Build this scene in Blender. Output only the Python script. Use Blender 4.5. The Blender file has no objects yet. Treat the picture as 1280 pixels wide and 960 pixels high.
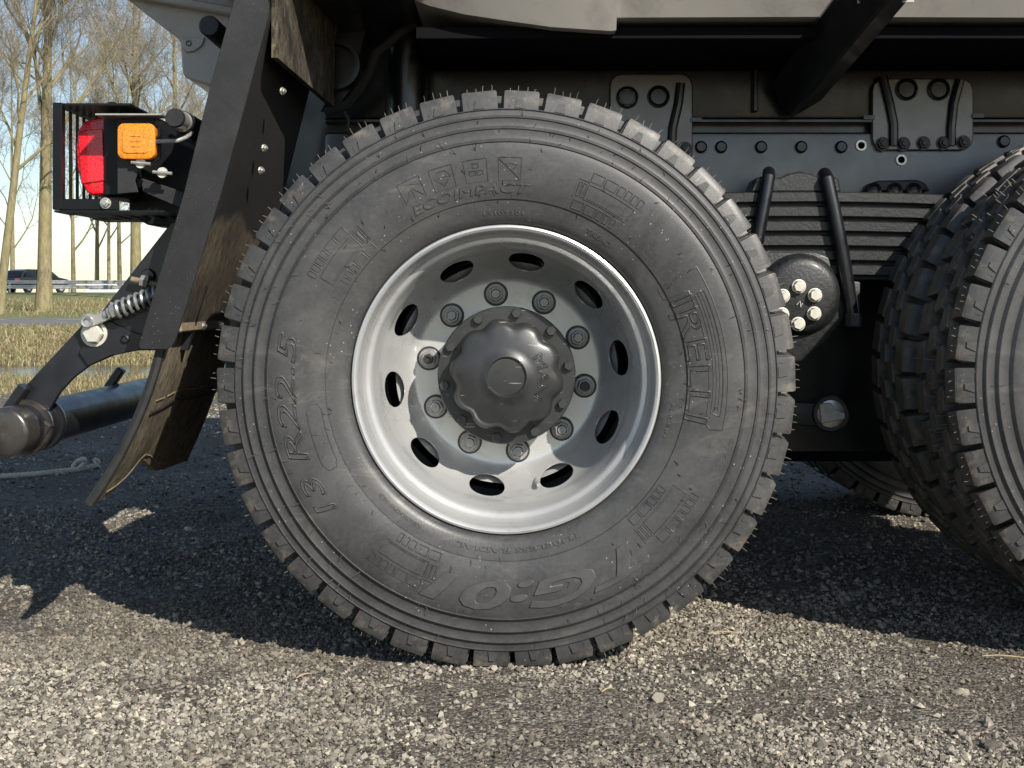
import bpy, bmesh, math, random
import numpy as np
from mathutils import Vector, Matrix, noise
random.seed(7); rng = np.random.default_rng(7)
R = math.radians; PI = math.pi
S = bpy.context.scene; COL = S.collection

# ---------------------------------------------------------------- camera, light
FPX, HZ, CX, CD, CH = 1690.0, 375.0, 0.011, 2.60, 0.707   # focal (px of 1280), horizon row, camera x, distance, height
cam_d = bpy.data.cameras.new('camera'); cam = bpy.data.objects.new('camera', cam_d); COL.objects.link(cam)
cam.location = (CX, -CD, CH); cam.rotation_euler = (R(90), 0, 0)
cam_d.sensor_width = 36; cam_d.lens = 36 * FPX / 1280; cam_d.shift_y = -(480 - HZ) / 1280
cam_d.clip_start = 0.05; cam_d.clip_end = 3000; S.camera = cam
SUN = Vector((-0.85, 1.25, -1.0)).normalized()             # direction the sunlight travels
w = bpy.data.worlds.new('World'); S.world = w; w.use_nodes = True
nt = w.node_tree; bg = nt.nodes['Background']
sky = nt.nodes.new('ShaderNodeTexSky'); sky.sky_type = 'NISHITA'; sky.sun_disc = False
sky.sun_elevation = math.asin(-SUN.z); sky.sun_rotation = math.atan2(-SUN.x, -SUN.y)
sky.air_density = 1.0; sky.dust_density = 0.35; sky.ozone_density = 1.0
nt.links.new(sky.outputs[0], bg.inputs[0]); bg.inputs[1].default_value = 0.088
sd = bpy.data.lights.new('sun', 'SUN'); sd.energy = 4.4; sd.angle = R(0.53); sd.color = (1.0, 0.94, 0.84)
so = bpy.data.objects.new('sun', sd); COL.objects.link(so); so.rotation_euler = SUN.to_track_quat('-Z', 'Y').to_euler()
so.location = (4, -6, 8)
S.view_settings.view_transform = 'Standard'; S.view_settings.look = 'None'
S.view_settings.exposure = 0.6; S.view_settings.gamma = 1.0; S.view_settings.use_curve_mapping = False

def P(px, py, y):
    """world point at depth y that shows at photo pixel (px,py)"""
    D = y + CD
    return Vector((CX + (px - 640) * D / FPX, y, CH - (py - HZ) * D / FPX))
def XZ(px, py, y):
    p = P(px, py, y); return (p.x, p.z)

# ---------------------------------------------------------------- materials
MATS = {}
class NB:
    def __init__(s, name):
        s.m = bpy.data.materials.new(name); s.m.use_nodes = True; s.t = s.m.node_tree
        s.b = s.t.nodes['Principled BSDF']; MATS[name] = s.m; s._co = None
    def n(s, typ, **kw):
        nd = s.t.nodes.new(typ)
        for k, v in kw.items(): setattr(nd, k, v)
        return nd
    def l(s, a, b): s.t.links.new(a, b)
    def co(s, scale=(1, 1, 1)):
        if s._co is None: s._co = s.n('ShaderNodeTexCoord')
        mp = s.n('ShaderNodeMapping'); mp.inputs['Scale'].default_value = scale
        s.l(s._co.outputs['Object'], mp.inputs[0]); return mp.outputs[0]
    def noise(s, scale, detail=4, rough=0.6, vec=None, dist=0.0):
        nd = s.n('ShaderNodeTexNoise'); nd.inputs['Scale'].default_value = scale
        nd.inputs['Detail'].default_value = detail; nd.inputs['Roughness'].default_value = rough
        nd.inputs['Distortion'].default_value = dist
        s.l(vec if vec else s.co(), nd.inputs['Vector']); return nd.outputs['Fac']
    def voro(s, scale, out='Distance', vec=None, feature='F1'):
        nd = s.n('ShaderNodeTexVoronoi'); nd.feature = feature; nd.inputs['Scale'].default_value = scale
        s.l(vec if vec else s.co(), nd.inputs['Vector']); return nd.outputs[out]
    def ramp(s, fac, stops):
        nd = s.n('ShaderNodeValToRGB'); e = nd.color_ramp.elements
        while len(e) < len(stops): e.new(0.5)
        for i, (p, c) in enumerate(stops):
            e[i].position = p; e[i].color = (*c, 1) if isinstance(c, tuple) else (c, c, c, 1)
        s.l(fac, nd.inputs[0]); return nd.outputs[0]
    def mix(s, fac, a, b, blend='MIX'):
        nd = s.n('ShaderNodeMix', data_type='RGBA', blend_type=blend)
        for v, i in ((fac, 0), (a, 6), (b, 7)):
            if isinstance(v, (int, float)): nd.inputs[i].default_value = v if i == 0 else (v, v, v, 1)
            elif isinstance(v, tuple): nd.inputs[i].default_value = (*v, 1)
            else: s.l(v, nd.inputs[i])
        return nd.outputs[2]
    def math(s, op, a, b=0.0):
        nd = s.n('ShaderNodeMath', operation=op)
        for v, i in ((a, 0), (b, 1)):
            if isinstance(v, (int, float)): nd.inputs[i].default_value = v
            else: s.l(v, nd.inputs[i])
        return nd.outputs[0]
    def set(s, **kw):
        for k, v in kw.items():
            i = s.b.inputs[k.replace('_', ' ')]
            if isinstance(v, tuple): i.default_value = (*v, 1) if len(v) == 3 else v
            elif isinstance(v, (int, float)): i.default_value = v
            else: s.l(v, i)
        return s
    def bump(s, h, strength=0.5, dist=0.002):
        nd = s.n('ShaderNodeBump'); nd.inputs['Strength'].default_value = strength
        nd.inputs['Distance'].default_value = dist; s.l(h, nd.inputs['Height'])
        s.l(nd.outputs[0], s.b.inputs['Normal']); return s

def m_tyre():
    a = NB('tyre_rubber'); c = a.n('ShaderNodeSeparateXYZ'); a.l(a.co(), c.inputs[0])
    rad = a.math('SQRT', a.math('ADD', a.math('MULTIPLY', c.outputs[0], c.outputs[0]), a.math('MULTIPLY', c.outputs[2], c.outputs[2])))
    big = a.noise(6, 5, 0.65, dist=1.2); fine = a.noise(140, 4, 0.7)
    base = a.ramp(big, [(0.3, (0.028, 0.028, 0.029)), (0.55, (0.044, 0.044, 0.044)), (0.75, (0.070, 0.069, 0.067))])
    base = a.mix(a.ramp(fine, [(0.35, 0.0), (0.8, 0.45)]), base, (0.085, 0.084, 0.082))
    # smears of dust
    sm = a.noise(2.6, 6, 0.7, a.co((1, 1, 3)), 2.0)
    base = a.mix(a.ramp(sm, [(0.56, 0.0), (0.72, 0.55)]), base, (0.15, 0.14, 0.125))
    # pale specks
    sp = a.ramp(a.voro(85), [(0.08, 1.0), (0.12, 0.0)])
    spm = a.ramp(a.noise(9, 3, 0.7), [(0.52, 0.0), (0.62, 1.0)])
    base = a.mix(a.math('MULTIPLY', sp, spm), base, (0.33, 0.32, 0.30))
    # dried mud on the tread lugs
    edge = a.ramp(rad, [(0.525, 0.0), (0.545, 1.0)])
    md = a.ramp(a.noise(30, 5, 0.7), [(0.52, 0.0), (0.70, 0.8)])
    base = a.mix(a.math('MULTIPLY', edge, md), base, (0.17, 0.145, 0.11))
    top = a.math('MULTIPLY', a.ramp(rad, [(0.5552, 0.0), (0.5562, 1.0)]), a.ramp(a.noise(22, 5, 0.7), [(0.3, 0.35), (0.65, 0.9)]))
    base = a.mix(top, base, (0.14, 0.122, 0.095))
    a.set(Base_Color=base, Roughness=a.ramp(big, [(0.3, 0.38), (0.7, 0.58)]), Specular_IOR_Level=0.5)
    a.bump(a.noise(260, 3, 0.6), 0.25, 0.0008)
def simple(name, col, rough, metal=0.0, var=0.25, scale=20, bump=0.0, bscale=200, coat=0.0, spec=0.5, dirt=None, dirtamt=(0.55, 0.75), dscale=8):
    a = NB(name); n1 = a.noise(scale, 5, 0.65)
    lo = tuple(x * (1 - var) for x in col); hi = tuple(min(1, x * (1 + var)) for x in col)
    base = a.ramp(n1, [(0.3, lo), (0.7, hi)])
    if dirt:
        d = a.ramp(a.noise(dscale, 6, 0.72, dist=0.6), [(dirtamt[0], 0.0), (dirtamt[1], 0.85)])
        base = a.mix(d, base, dirt)
    a.set(Base_Color=base, Metallic=metal, Specular_IOR_Level=spec, Coat_Weight=coat, Coat_Roughness=0.15,
          Roughness=a.ramp(n1, [(0.3, max(0.02, rough - 0.08)), (0.7, rough + 0.08)]))
    if bump: a.bump(a.noise(bscale, 3, 0.6), bump, 0.001)
    return a
m_tyre()
simple('raised_letter', (0.056, 0.056, 0.056), 0.5, 0, 0.2, 30, 0.1, 260)
def m_speck(name, col, rough, dust, thr, coat=0.0, bump=0.15, bscale=350, blot=0.35):
    """painted metal with pale dust specks and drifts of dust"""
    a = NB(name); n1 = a.noise(14, 5, 0.65)
    base = a.ramp(n1, [(0.3, tuple(x * 0.75 for x in col)), (0.7, tuple(x * 1.25 for x in col))])
    sp = a.ramp(a.voro(130), [(thr * 0.6, 1.0), (thr, 0.0)])
    base = a.mix(a.math('MULTIPLY', sp, a.ramp(a.noise(5, 4, 0.7), [(0.45, 0.0), (0.6, 0.8)])), base, dust)
    base = a.mix(a.ramp(a.noise(4, 6, 0.75, dist=1.0), [(0.5, 0.0), (0.8, blot)]), base, dust)
    a.set(Base_Color=base, Roughness=a.ramp(n1, [(0.3, rough - 0.06), (0.7, rough + 0.1)]), Coat_Weight=coat, Coat_Roughness=0.12)
    a.bump(a.noise(bscale, 3, 0.6), bump, 0.0006)
m_speck('panel_black', (0.0095, 0.0095, 0.011), 0.55, (0.20, 0.19, 0.175), 0.14, bump=0.5, blot=0.10)
m_speck('chassis_black', (0.0045, 0.005, 0.0075), 0.32, (0.08, 0.075, 0.07), 0.08, 0.3, blot=0.02)
m_speck('rail_grey_black', (0.015, 0.0148, 0.0145), 0.36, (0.20, 0.195, 0.18), 0.15, 1.0, 0.55, 420, 0.10)
MATS['rail_grey_black'].node_tree.nodes['Principled BSDF'].inputs['Specular IOR Level'].default_value = 1.0
MATS['rail_grey_black'].node_tree.nodes['Principled BSDF'].inputs['Coat Roughness'].default_value = 0.3
m_speck('hub_grey', (0.026, 0.027, 0.028), 0.34, (0.16, 0.155, 0.15), 0.07, 0.2, blot=0.12)
_h = MATS['hub_grey'].node_tree; _b = _h.nodes['Principled BSDF']; _l = _b.inputs['Base Color'].links[0].from_socket
_tc = _h.nodes.new('ShaderNodeTexCoord'); _mp = _h.nodes.new('ShaderNodeMapping'); _mp.inputs['Rotation'].default_value = (0, .7, 0); _mp.inputs['Scale'].default_value = (14, 14, 150)
_n = _h.nodes.new('ShaderNodeTexNoise'); _n.inputs['Scale'].default_value = 1.6; _n.inputs['Detail'].default_value = 2
_r = _h.nodes.new('ShaderNodeValToRGB'); _r.color_ramp.elements[0].position = .70; _r.color_ramp.elements[0].color = (0, 0, 0, 1); _r.color_ramp.elements[1].position = .74; _r.color_ramp.elements[1].color = (.8, .8, .8, 1)
_x = _h.nodes.new('ShaderNodeMix'); _x.data_type = 'RGBA'; _x.inputs[7].default_value = (.26, .26, .25, 1)
_h.links.new(_tc.outputs['Object'], _mp.inputs[0]); _h.links.new(_mp.outputs[0], _n.inputs['Vector']); _h.links.new(_n.outputs['Fac'], _r.inputs[0])
_h.links.new(_r.outputs[0], _x.inputs[0]); _h.links.new(_l, _x.inputs[6]); _h.links.new(_x.outputs[2], _b.inputs['Base Color'])
simple('arm_black', (0.010, 0.0105, 0.014), 0.38, 0, 0.3, 25, 0.1, 300, 0.2, dirt=(0.05, 0.05, 0.05), dirtamt=(0.6, 0.9))
simple('steel_silver', (0.56, 0.565, 0.56), 0.31, 0.5, 0.06, 7, 0.1, 420, 0.15, dirt=(0.27, 0.255, 0.225), dirtamt=(0.56, 0.86), dscale=16)
simple('nut_grey', (0.30, 0.30, 0.295), 0.4, 0.4, 0.15, 60, dirt=(0.12, 0.11, 0.10))
simple('nut_dark', (0.05, 0.05, 0.05), 0.45, 0.5, 0.2, 60)
simple('zinc', (0.55, 0.54, 0.50), 0.34, 0.75, 0.15, 60, dirt=(0.30, 0.27, 0.22), dscale=50)
simple('zinc_white', (0.62, 0.60, 0.52), 0.4, 0.3, 0.12, 60, dirt=(0.35, 0.31, 0.22), dscale=50)
simple('spring_steel', (0.34, 0.35, 0.34), 0.35, 0.55, 0.2, 80, dirt=(0.14, 0.12, 0.1), dscale=40)
simple('body_paint', (0.42, 0.395, 0.36), 0.42, 0, 0.06, 5, 0.1, 300, 0.1, dirt=(0.20, 0.185, 0.165), dirtamt=(0.5, 0.85))
simple('black_plastic', (0.006, 0.006, 0.007), 0.4, 0, 0.2, 20, 0.05, 300, spec=0.3)
simple('subframe_black', (0.0045, 0.005, 0.007), 0.30, 0, 0.2, 9, 0.25, 400, coat=0.15, spec=0.3)
simple('under_black', (0.004, 0.004, 0.005), 0.8, 0, 0.2, 9, spec=0.1)
simple('black_rubber', (0.018, 0.018, 0.018), 0.65, 0, 0.3, 30, 0.2, 200, dirt=(0.08, 0.07, 0.055), dirtamt=(0.55, 0.8))
simple('rusty_bar', (0.21, 0.165, 0.11), 0.7, 0, 0.35, 40, 0.4, 180, dirt=(0.07, 0.05, 0.035))
simple('spring_black', (0.008, 0.009, 0.010), 0.5, 0, 0.4, 60, 0.9, 130, 0.1, dirt=(0.05, 0.05, 0.05), dirtamt=(0.6, 0.9))
simple('tan_hair', (0.14, 0.125, 0.10), 0.6, 0, 0.3, 60)
simple('rope_fibre', (0.50, 0.48, 0.40), 0.8, 0, 0.2, 80, 0.6, 300)
simple('worn_tube', (0.06, 0.055, 0.05), 0.24, 0.5, 0.4, 14, 0.1, 200, 0.4, dirt=(0.20, 0.165, 0.12), dirtamt=(0.5, 0.75), dscale=9)
simple('galvanised', (0.42, 0.43, 0.43), 0.5, 0.4, 0.15, 3)
simple('car_black', (0.012, 0.013, 0.016), 0.25, 0.2, 0.1, 3, coat=0.8)
simple('car_white', (0.62, 0.63, 0.64), 0.3, 0.0, 0.05, 3, coat=0.6)
simple('car_glass', (0.02, 0.025, 0.03), 0.08, 0.0, 0.1, 3)
simple('plate_yellow', (0.65, 0.45, 0.05), 0.5)
simple('road_paint', (0.6, 0.6, 0.57), 0.6, 0, 0.2, 4)
def m_mud():
    a = NB('muddy_plastic'); v = a.co((7, 7, 1.0)); st = a.noise(16, 8, 0.8, v, 0.3); bl = a.noise(3.0, 5, 0.6)
    f = a.math('ADD', a.math('MULTIPLY', st, 0.65), a.math('MULTIPLY', bl, 0.45))
    base = a.ramp(f, [(0.40, (0.010, 0.0095, 0.009)), (0.52, (0.050, 0.041, 0.030)), (0.66, (0.16, 0.128, 0.085)), (0.8, (0.26, 0.22, 0.155))])
    sz = a.n('ShaderNodeSeparateXYZ'); a.l(a.co(), sz.inputs[0])     # mud colour fades to black upwards
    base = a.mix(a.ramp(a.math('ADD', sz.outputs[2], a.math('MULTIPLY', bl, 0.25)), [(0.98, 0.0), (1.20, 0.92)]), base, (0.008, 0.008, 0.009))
    a.set(Base_Color=base, Roughness=0.6); a.bump(st, 0.35, 0.003)
    a = NB('muddy_flap'); v = a.co((5, 5, 1.6)); st = a.noise(16, 8, 0.8, v, 0.4); bl = a.noise(4.0, 6, 0.7, dist=0.8); gr = a.noise(150, 4, 0.7)
    f = a.math('ADD', a.math('ADD', a.math('MULTIPLY', st, 0.6), a.math('MULTIPLY', bl, 0.35)), a.math('MULTIPLY', gr, 0.15))
    base = a.ramp(f, [(0.42, (0.030, 0.026, 0.021)), (0.51, (0.12, 0.099, 0.070)), (0.60, (0.22, 0.185, 0.132)), (0.72, (0.36, 0.32, 0.245))])
    a.set(Base_Color=base, Roughness=0.88, Specular_IOR_Level=0.2); a.bump(f, 0.7, 0.004)
m_mud()
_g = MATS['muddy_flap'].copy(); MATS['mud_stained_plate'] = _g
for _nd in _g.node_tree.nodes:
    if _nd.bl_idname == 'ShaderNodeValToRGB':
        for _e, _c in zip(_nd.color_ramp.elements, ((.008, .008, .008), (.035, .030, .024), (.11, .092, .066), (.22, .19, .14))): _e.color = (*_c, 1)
def m_lens(name, col, bs):
    a = NB(name); d = a.voro(330, vec=a.co())
    a.set(Base_Color=a.ramp(d, [(0.0, tuple(min(1, c * 1.35 + 0.02) for c in col)), (0.5, col), (0.9, tuple(c * 0.6 for c in col))]),
          Roughness=0.16, Coat_Weight=0.7, Coat_Roughness=0.05, Specular_IOR_Level=0.5)
    a.set(Subsurface_Weight=0.2); a.bump(d, bs, 0.001)
m_lens('lens_red', (0.74, 0.010, 0.022), 0.5); m_lens('lens_orange', (0.88, 0.25, 0.010), 0.3)
def m_ground():
    a = NB('gravel_ground')
    g1 = a.voro(150, 'Color', feature='F1'); g2 = a.voro(150); patch = a.noise(2.2, 5, 0.65, dist=0.5); fine = a.noise(170, 5, 0.8)
    sep = a.n('ShaderNodeSeparateColor'); a.l(g1, sep.inputs[0])
    st = a.ramp(sep.outputs[0], [(0.0, (0.05, 0.045, 0.038)), (0.4, (0.125, 0.112, 0.094)), (0.75, (0.24, 0.215, 0.18)), (1.0, (0.38, 0.345, 0.29))])
    dirt = a.ramp(fine, [(0.3, (0.030, 0.024, 0.018)), (0.75, (0.115, 0.092, 0.066))])
    base = a.mix(a.ramp(patch, [(0.40, 0.6), (0.62, 0.1)]), st, dirt)
    a.set(Base_Color=base, Roughness=0.9, Specular_IOR_Level=0.25)
    h = a.math('ADD', a.math('MULTIPLY', g2, -0.9), a.math('MULTIPLY', fine, 0.5)); a.bump(h, 0.9, 0.008)
    a = NB('gravel_stone'); gi = a.n('ShaderNodeNewGeometry'); rp = gi.outputs['Random Per Island']
    base = a.ramp(rp, [(0.0, (0.06, 0.052, 0.043)), (0.2, (0.16, 0.142, 0.116)), (0.55, (0.29, 0.26, 0.213)), (0.88, (0.43, 0.385, 0.315)), (0.985, (0.58, 0.51, 0.39))])
    base = a.mix(a.ramp(a.noise(160, 4, 0.7), [(0.4, 0.0), (0.75, 0.55)]), base, (0.10, 0.09, 0.075))
    base = a.mix(a.ramp(a.noise(1.8, 6, 0.7, dist=0.7), [(0.44, 0.0), (0.62, 0.62)]), base, (0.085, 0.070, 0.052))   # earth trodden over the stones
    a.set(Base_Color=base, Roughness=0.85, Specular_IOR_Level=0.3); a.bump(a.noise(500, 3, 0.7), 0.5, 0.001)
    a = NB('dry_grass_ground'); f = a.noise(1.3, 6, 0.75); f2 = a.noise(0.25, 3, 0.6)
    base = a.ramp(f, [(0.3, (0.09, 0.075, 0.04)), (0.5, (0.19, 0.155, 0.085)), (0.7, (0.28, 0.235, 0.14))])
    base = a.mix(a.ramp(f2, [(0.4, 0.0), (0.6, 0.5)]), base, (0.10, 0.125, 0.04))
    a.set(Base_Color=base, Roughness=0.95); a.bump(f, 0.8, 0.1)
    a = NB('green_verge'); f = a.noise(1.1, 6, 0.75); base = a.ramp(f, [(0.3, (0.09, 0.11, 0.035)), (0.55, (0.16, 0.17, 0.06)), (0.75, (0.23, 0.20, 0.10))])
    a.set(Base_Color=base, Roughness=0.95); a.bump(f, 0.8, 0.1)
    a = NB('asphalt_road'); f = a.noise(2, 6, 0.7); a.set(Base_Color=a.ramp(f, [(0.3, (0.12, 0.118, 0.115)), (0.7, (0.18, 0.178, 0.172))]), Roughness=0.85)
    a = NB('ditch_water'); f = a.noise(3, 3, 0.6, a.co((1, 3, 1))); a.set(Base_Color=(0.045, 0.038, 0.022), Roughness=0.12, Specular_IOR_Level=0.25); a.bump(f, 0.3, 0.03)
    a = NB('straw_blade'); gi = a.n('ShaderNodeNewGeometry'); rp = gi.outputs['Random Per Island']
    a.set(Base_Color=a.ramp(rp, [(0.0, (0.13, 0.10, 0.05)), (0.45, (0.25, 0.20, 0.105)), (0.8, (0.38, 0.32, 0.19)), (0.82, (0.12, 0.14, 0.04)), (1.0, (0.17, 0.19, 0.06))]), Roughness=0.9)
    a = NB('straw_bit'); a.set(Base_Color=a.ramp(a.noise(80), [(0.3, (0.34, 0.25, 0.13)), (0.7, (0.46, 0.36, 0.2))]), Roughness=0.8)
    a = NB('bark'); v = a.co((1, 1, 0.35)); f = a.noise(9, 6, 0.7, v); g = a.noise(1.2, 4, 0.6)
    base = a.ramp(f, [(0.3, (0.10, 0.08, 0.048)), (0.5, (0.20, 0.165, 0.095)), (0.7, (0.31, 0.265, 0.16))])
    base = a.mix(a.ramp(g, [(0.4, 0.0), (0.65, 0.5)]), base, (0.25, 0.225, 0.085))
    a.set(Base_Color=base, Roughness=0.9); a.bump(f, 0.7, 0.03)
    a = NB('twig'); gi = a.n('ShaderNodeNewGeometry')
    a.set(Base_Color=a.ramp(gi.outputs['Random Per Island'], [(0.0, (0.17, 0.145, 0.115)), (0.5, (0.26, 0.225, 0.18)), (1.0, (0.36, 0.315, 0.245))]), Roughness=0.9)
m_ground()

# ---------------------------------------------------------------- mesh builder
class MB:
    def __init__(s): s.v = []; s.f = []
    def add(s, vs, fs):
        o = len(s.v); s.v.extend(vs); s.f.extend([tuple(i + o for i in f) for f in fs]); return s
    def box(s, c, size, M=None):
        hx, hy, hz = (k / 2 for k in size); c = Vector(c)
        vs = [Vector((x * hx, y * hy, z * hz)) for z in (-1, 1) for y in (-1, 1) for x in (-1, 1)]
        if M is not None: vs = [M @ v for v in vs]
        return s.add([v + c for v in vs], [(0, 2, 3, 1), (4, 5, 7, 6), (0, 1, 5, 4), (2, 6, 7, 3), (0, 4, 6, 2), (1, 3, 7, 5)])
    def prism(s, poly, y0, y1):
        n = len(poly); vs = [Vector((x, y0, z)) for x, z in poly] + [Vector((x, y1, z)) for x, z in poly]
        fs = [tuple(range(n)), tuple(range(2 * n - 1, n - 1, -1))] + [(i, i + n, (i + 1) % n + n, (i + 1) % n) for i in range(n)]
        return s.add(vs, fs)
    def beam(s, a, b, wx, wz, up=(0, 0, 1)):
        a, b = Vector(a), Vector(b); d = (b - a); L = d.length; d.normalize()
        x = d.cross(Vector(up)).normalized(); z = x.cross(d)
        return s.box((a + b) / 2, (wx, L, wz), Matrix((x, d, z)).transposed())
    def tube(s, pts, rad, n=8, cap=True):
        pts = [Vector(p) for p in pts]; m = len(pts)
        if not hasattr(rad, '__len__'): rad = [rad] * m
        t0 = (pts[1] - pts[0]).normalized(); u = t0.orthogonal().normalized(); vs = []
        for i, p in enumerate(pts):
            t = (pts[min(i + 1, m - 1)] - pts[max(i - 1, 0)]).normalized()
            u = (u - t * u.dot(t)).normalized(); b = t.cross(u)
            for k in range(n):
                a = 2 * PI * k / n; vs.append(p + (u * math.cos(a) + b * math.sin(a)) * rad[i])
        fs = [(i * n + k, i * n + (k + 1) % n, (i + 1) * n + (k + 1) % n, (i + 1) * n + k) for i in range(m - 1) for k in range(n)]
        if cap: fs += [tuple(range(n - 1, -1, -1)), tuple(range((m - 1) * n, m * n))]
        return s.add(vs, fs)
    def lathe(s, prof, n=64, c=(0, 0, 0), scallop=None, close=False, a0=0.0):
        """prof: (r, y) pairs, turned about the y axis"""
        c = Vector(c); vs = []; m = len(prof)
        for i, (r, y) in enumerate(prof):
            for k in range(n):
                a = a0 + 2 * PI * k / n; rr = r + (scallop(i, a) if scallop else 0)
                vs.append(c + Vector((rr * math.cos(a), y, rr * math.sin(a))))
        fs = [(i * n + k, (i + 1) * n + k, (i + 1) * n + (k + 1) % n, i * n + (k + 1) % n) for i in range(m - 1) for k in range(n)]
        if close: fs += [tuple(range(n)), tuple(range(m * n - 1, (m - 1) * n - 1, -1))]
        return s.add(vs, fs)
    def mesh(s, name, mat, smooth=35, bevel=0.0, seg=1, merge=True):
        me = bpy.data.meshes.new(name); bm = bmesh.new()
        bv = [bm.verts.new(v) for v in s.v]
        for f in s.f:
            try: bm.faces.new([bv[i] for i in f])
            except ValueError: pass
        if merge: bmesh.ops.remove_doubles(bm, verts=bm.verts, dist=1e-5)
        bmesh.ops.recalc_face_normals(bm, faces=bm.faces)
        if bevel:
            ed = [e for e in bm.edges if len(e.link_faces) == 2 and e.calc_face_angle(0) > R(30)]
            bmesh.ops.bevel(bm, geom=ed, offset=bevel, segments=seg, affect='EDGES', clamp_overlap=True, profile=0.6)
        if smooth:
            for f in bm.faces: f.smooth = True
            for e in bm.edges:
                if len(e.link_faces) == 2 and e.calc_face_angle(0) > R(smooth): e.smooth = False
        bm.to_mesh(me); bm.free(); me.materials.append(MATS[mat]); return me
    def build(s, name, mat, parent=None, loc=(0, 0, 0), **kw):
        return put(name, s.mesh(name, mat, **kw), parent, loc)
def put(name, me, parent=None, loc=(0, 0, 0), rot=None, scale=None):
    o = bpy.data.objects.new(name, me); COL.objects.link(o); o.location = loc; o.parent = parent
    if rot: o.rotation_euler = rot
    if scale: o.scale = scale
    return o
def tag(o, label=None, cat=None, group=None, kind=None):
    for k, v in (('label', label), ('category', cat), ('group', group), ('kind', kind)):
        if v: o[k] = v
    return o
def empty(name, loc=(0, 0, 0), rz=0):
    o = bpy.data.objects.new(name, None); COL.objects.link(o); o.location = loc; o.rotation_euler.z = rz; o.empty_display_size = 0.2; return o
def raw_mesh(name, V, F, mat, smooth=False):
    """fast: V (n,3) array, F (m,3) triangles"""
    me = bpy.data.meshes.new(name); V = np.asarray(V, np.float32); F = np.asarray(F, np.int32)
    me.vertices.add(len(V)); me.vertices.foreach_set('co', V.ravel())
    me.loops.add(F.size); me.loops.foreach_set('vertex_index', F.ravel())
    me.polygons.add(len(F)); me.polygons.foreach_set('loop_start', np.arange(len(F), dtype=np.int32) * 3)
    me.update(calc_edges=True); me.polygons.foreach_set('use_smooth', np.full(len(F), smooth)); me.materials.append(MATS[mat]); return me

# ---------------------------------------------------------------- the setting
def strip(name, prof, mat, x0=-260, x1=260, nx=60, wob=0.0, kind='structure'):
    """ground strip: prof = (distance from camera, z)"""
    xs = np.linspace(x0, x1, nx); V = []; F = []
    for (D, z) in prof:
        for x in xs:
            k = wob * noise.noise((x * 0.15, D * 0.2, 3.1)) if 0 < wob else 0
            V.append((x, D - CD, z + k))
    for i in range(len(prof) - 1):
        for j in range(nx - 1):
            a = i * nx + j; F += [(a, a + 1, a + nx + 1), (a, a + nx + 1, a + nx)]
    o = put(name, raw_mesh(name, V, F, mat, True)); o['kind'] = kind; return o
strip('ground', [(-30, 0), (-5, 0), (2, 0), (5, 0), (10.1, 0)], 'gravel_ground', nx=40)
strip('near_bank', [(10.1, 0.0), (12.4, -0.02), (13.5, -0.3), (15, -0.62)], 'dry_grass_ground')
strip('ditch_water', [(13.2, -0.29), (26, -0.29)], 'ditch_water')
strip('far_bank', [(19.9, -0.6), (20.6, -0.3), (24, -0.14), (28, 0.0), (31.6, 0.07)], 'dry_grass_ground')
strip('service_road', [(31.6, 0.075), (38.5, 0.20)], 'asphalt_road')
strip('verge', [(38.5, 0.195), (41, 0.33), (55, 0.62), (78, 1.12), (80, 1.15)], 'green_verge')
strip('motorway', [(80, 1.16), (108, 1.22), (114, 0.78), (134, 0.75)], 'asphalt_road')
strip('far_field', [(134, 0.745), (160, 0.7), (300, 0.0), (2500, 0.0)], 'green_verge', -2500, 2500, 20)
for Dm in (33.2, 36.9):
    for k in range(8):
        x = -19 + k * 2.9 + (0.8 if Dm > 35 else 0); z = 0.075 + (Dm - 31.6) / 6.9 * 0.125 + 0.006
        mb = MB(); mb.add([Vector((x, Dm - CD - .07, z)), Vector((x + 1.5, Dm - CD - .07, z)), Vector((x + 1.5, Dm - CD + .07, z + .0027)), Vector((x, Dm - CD + .07, z + .0027))], [(0, 1, 2, 3)])
        o = mb.build('road_dash', 'road_paint', bpy.data.objects['service_road'], smooth=0)

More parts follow.
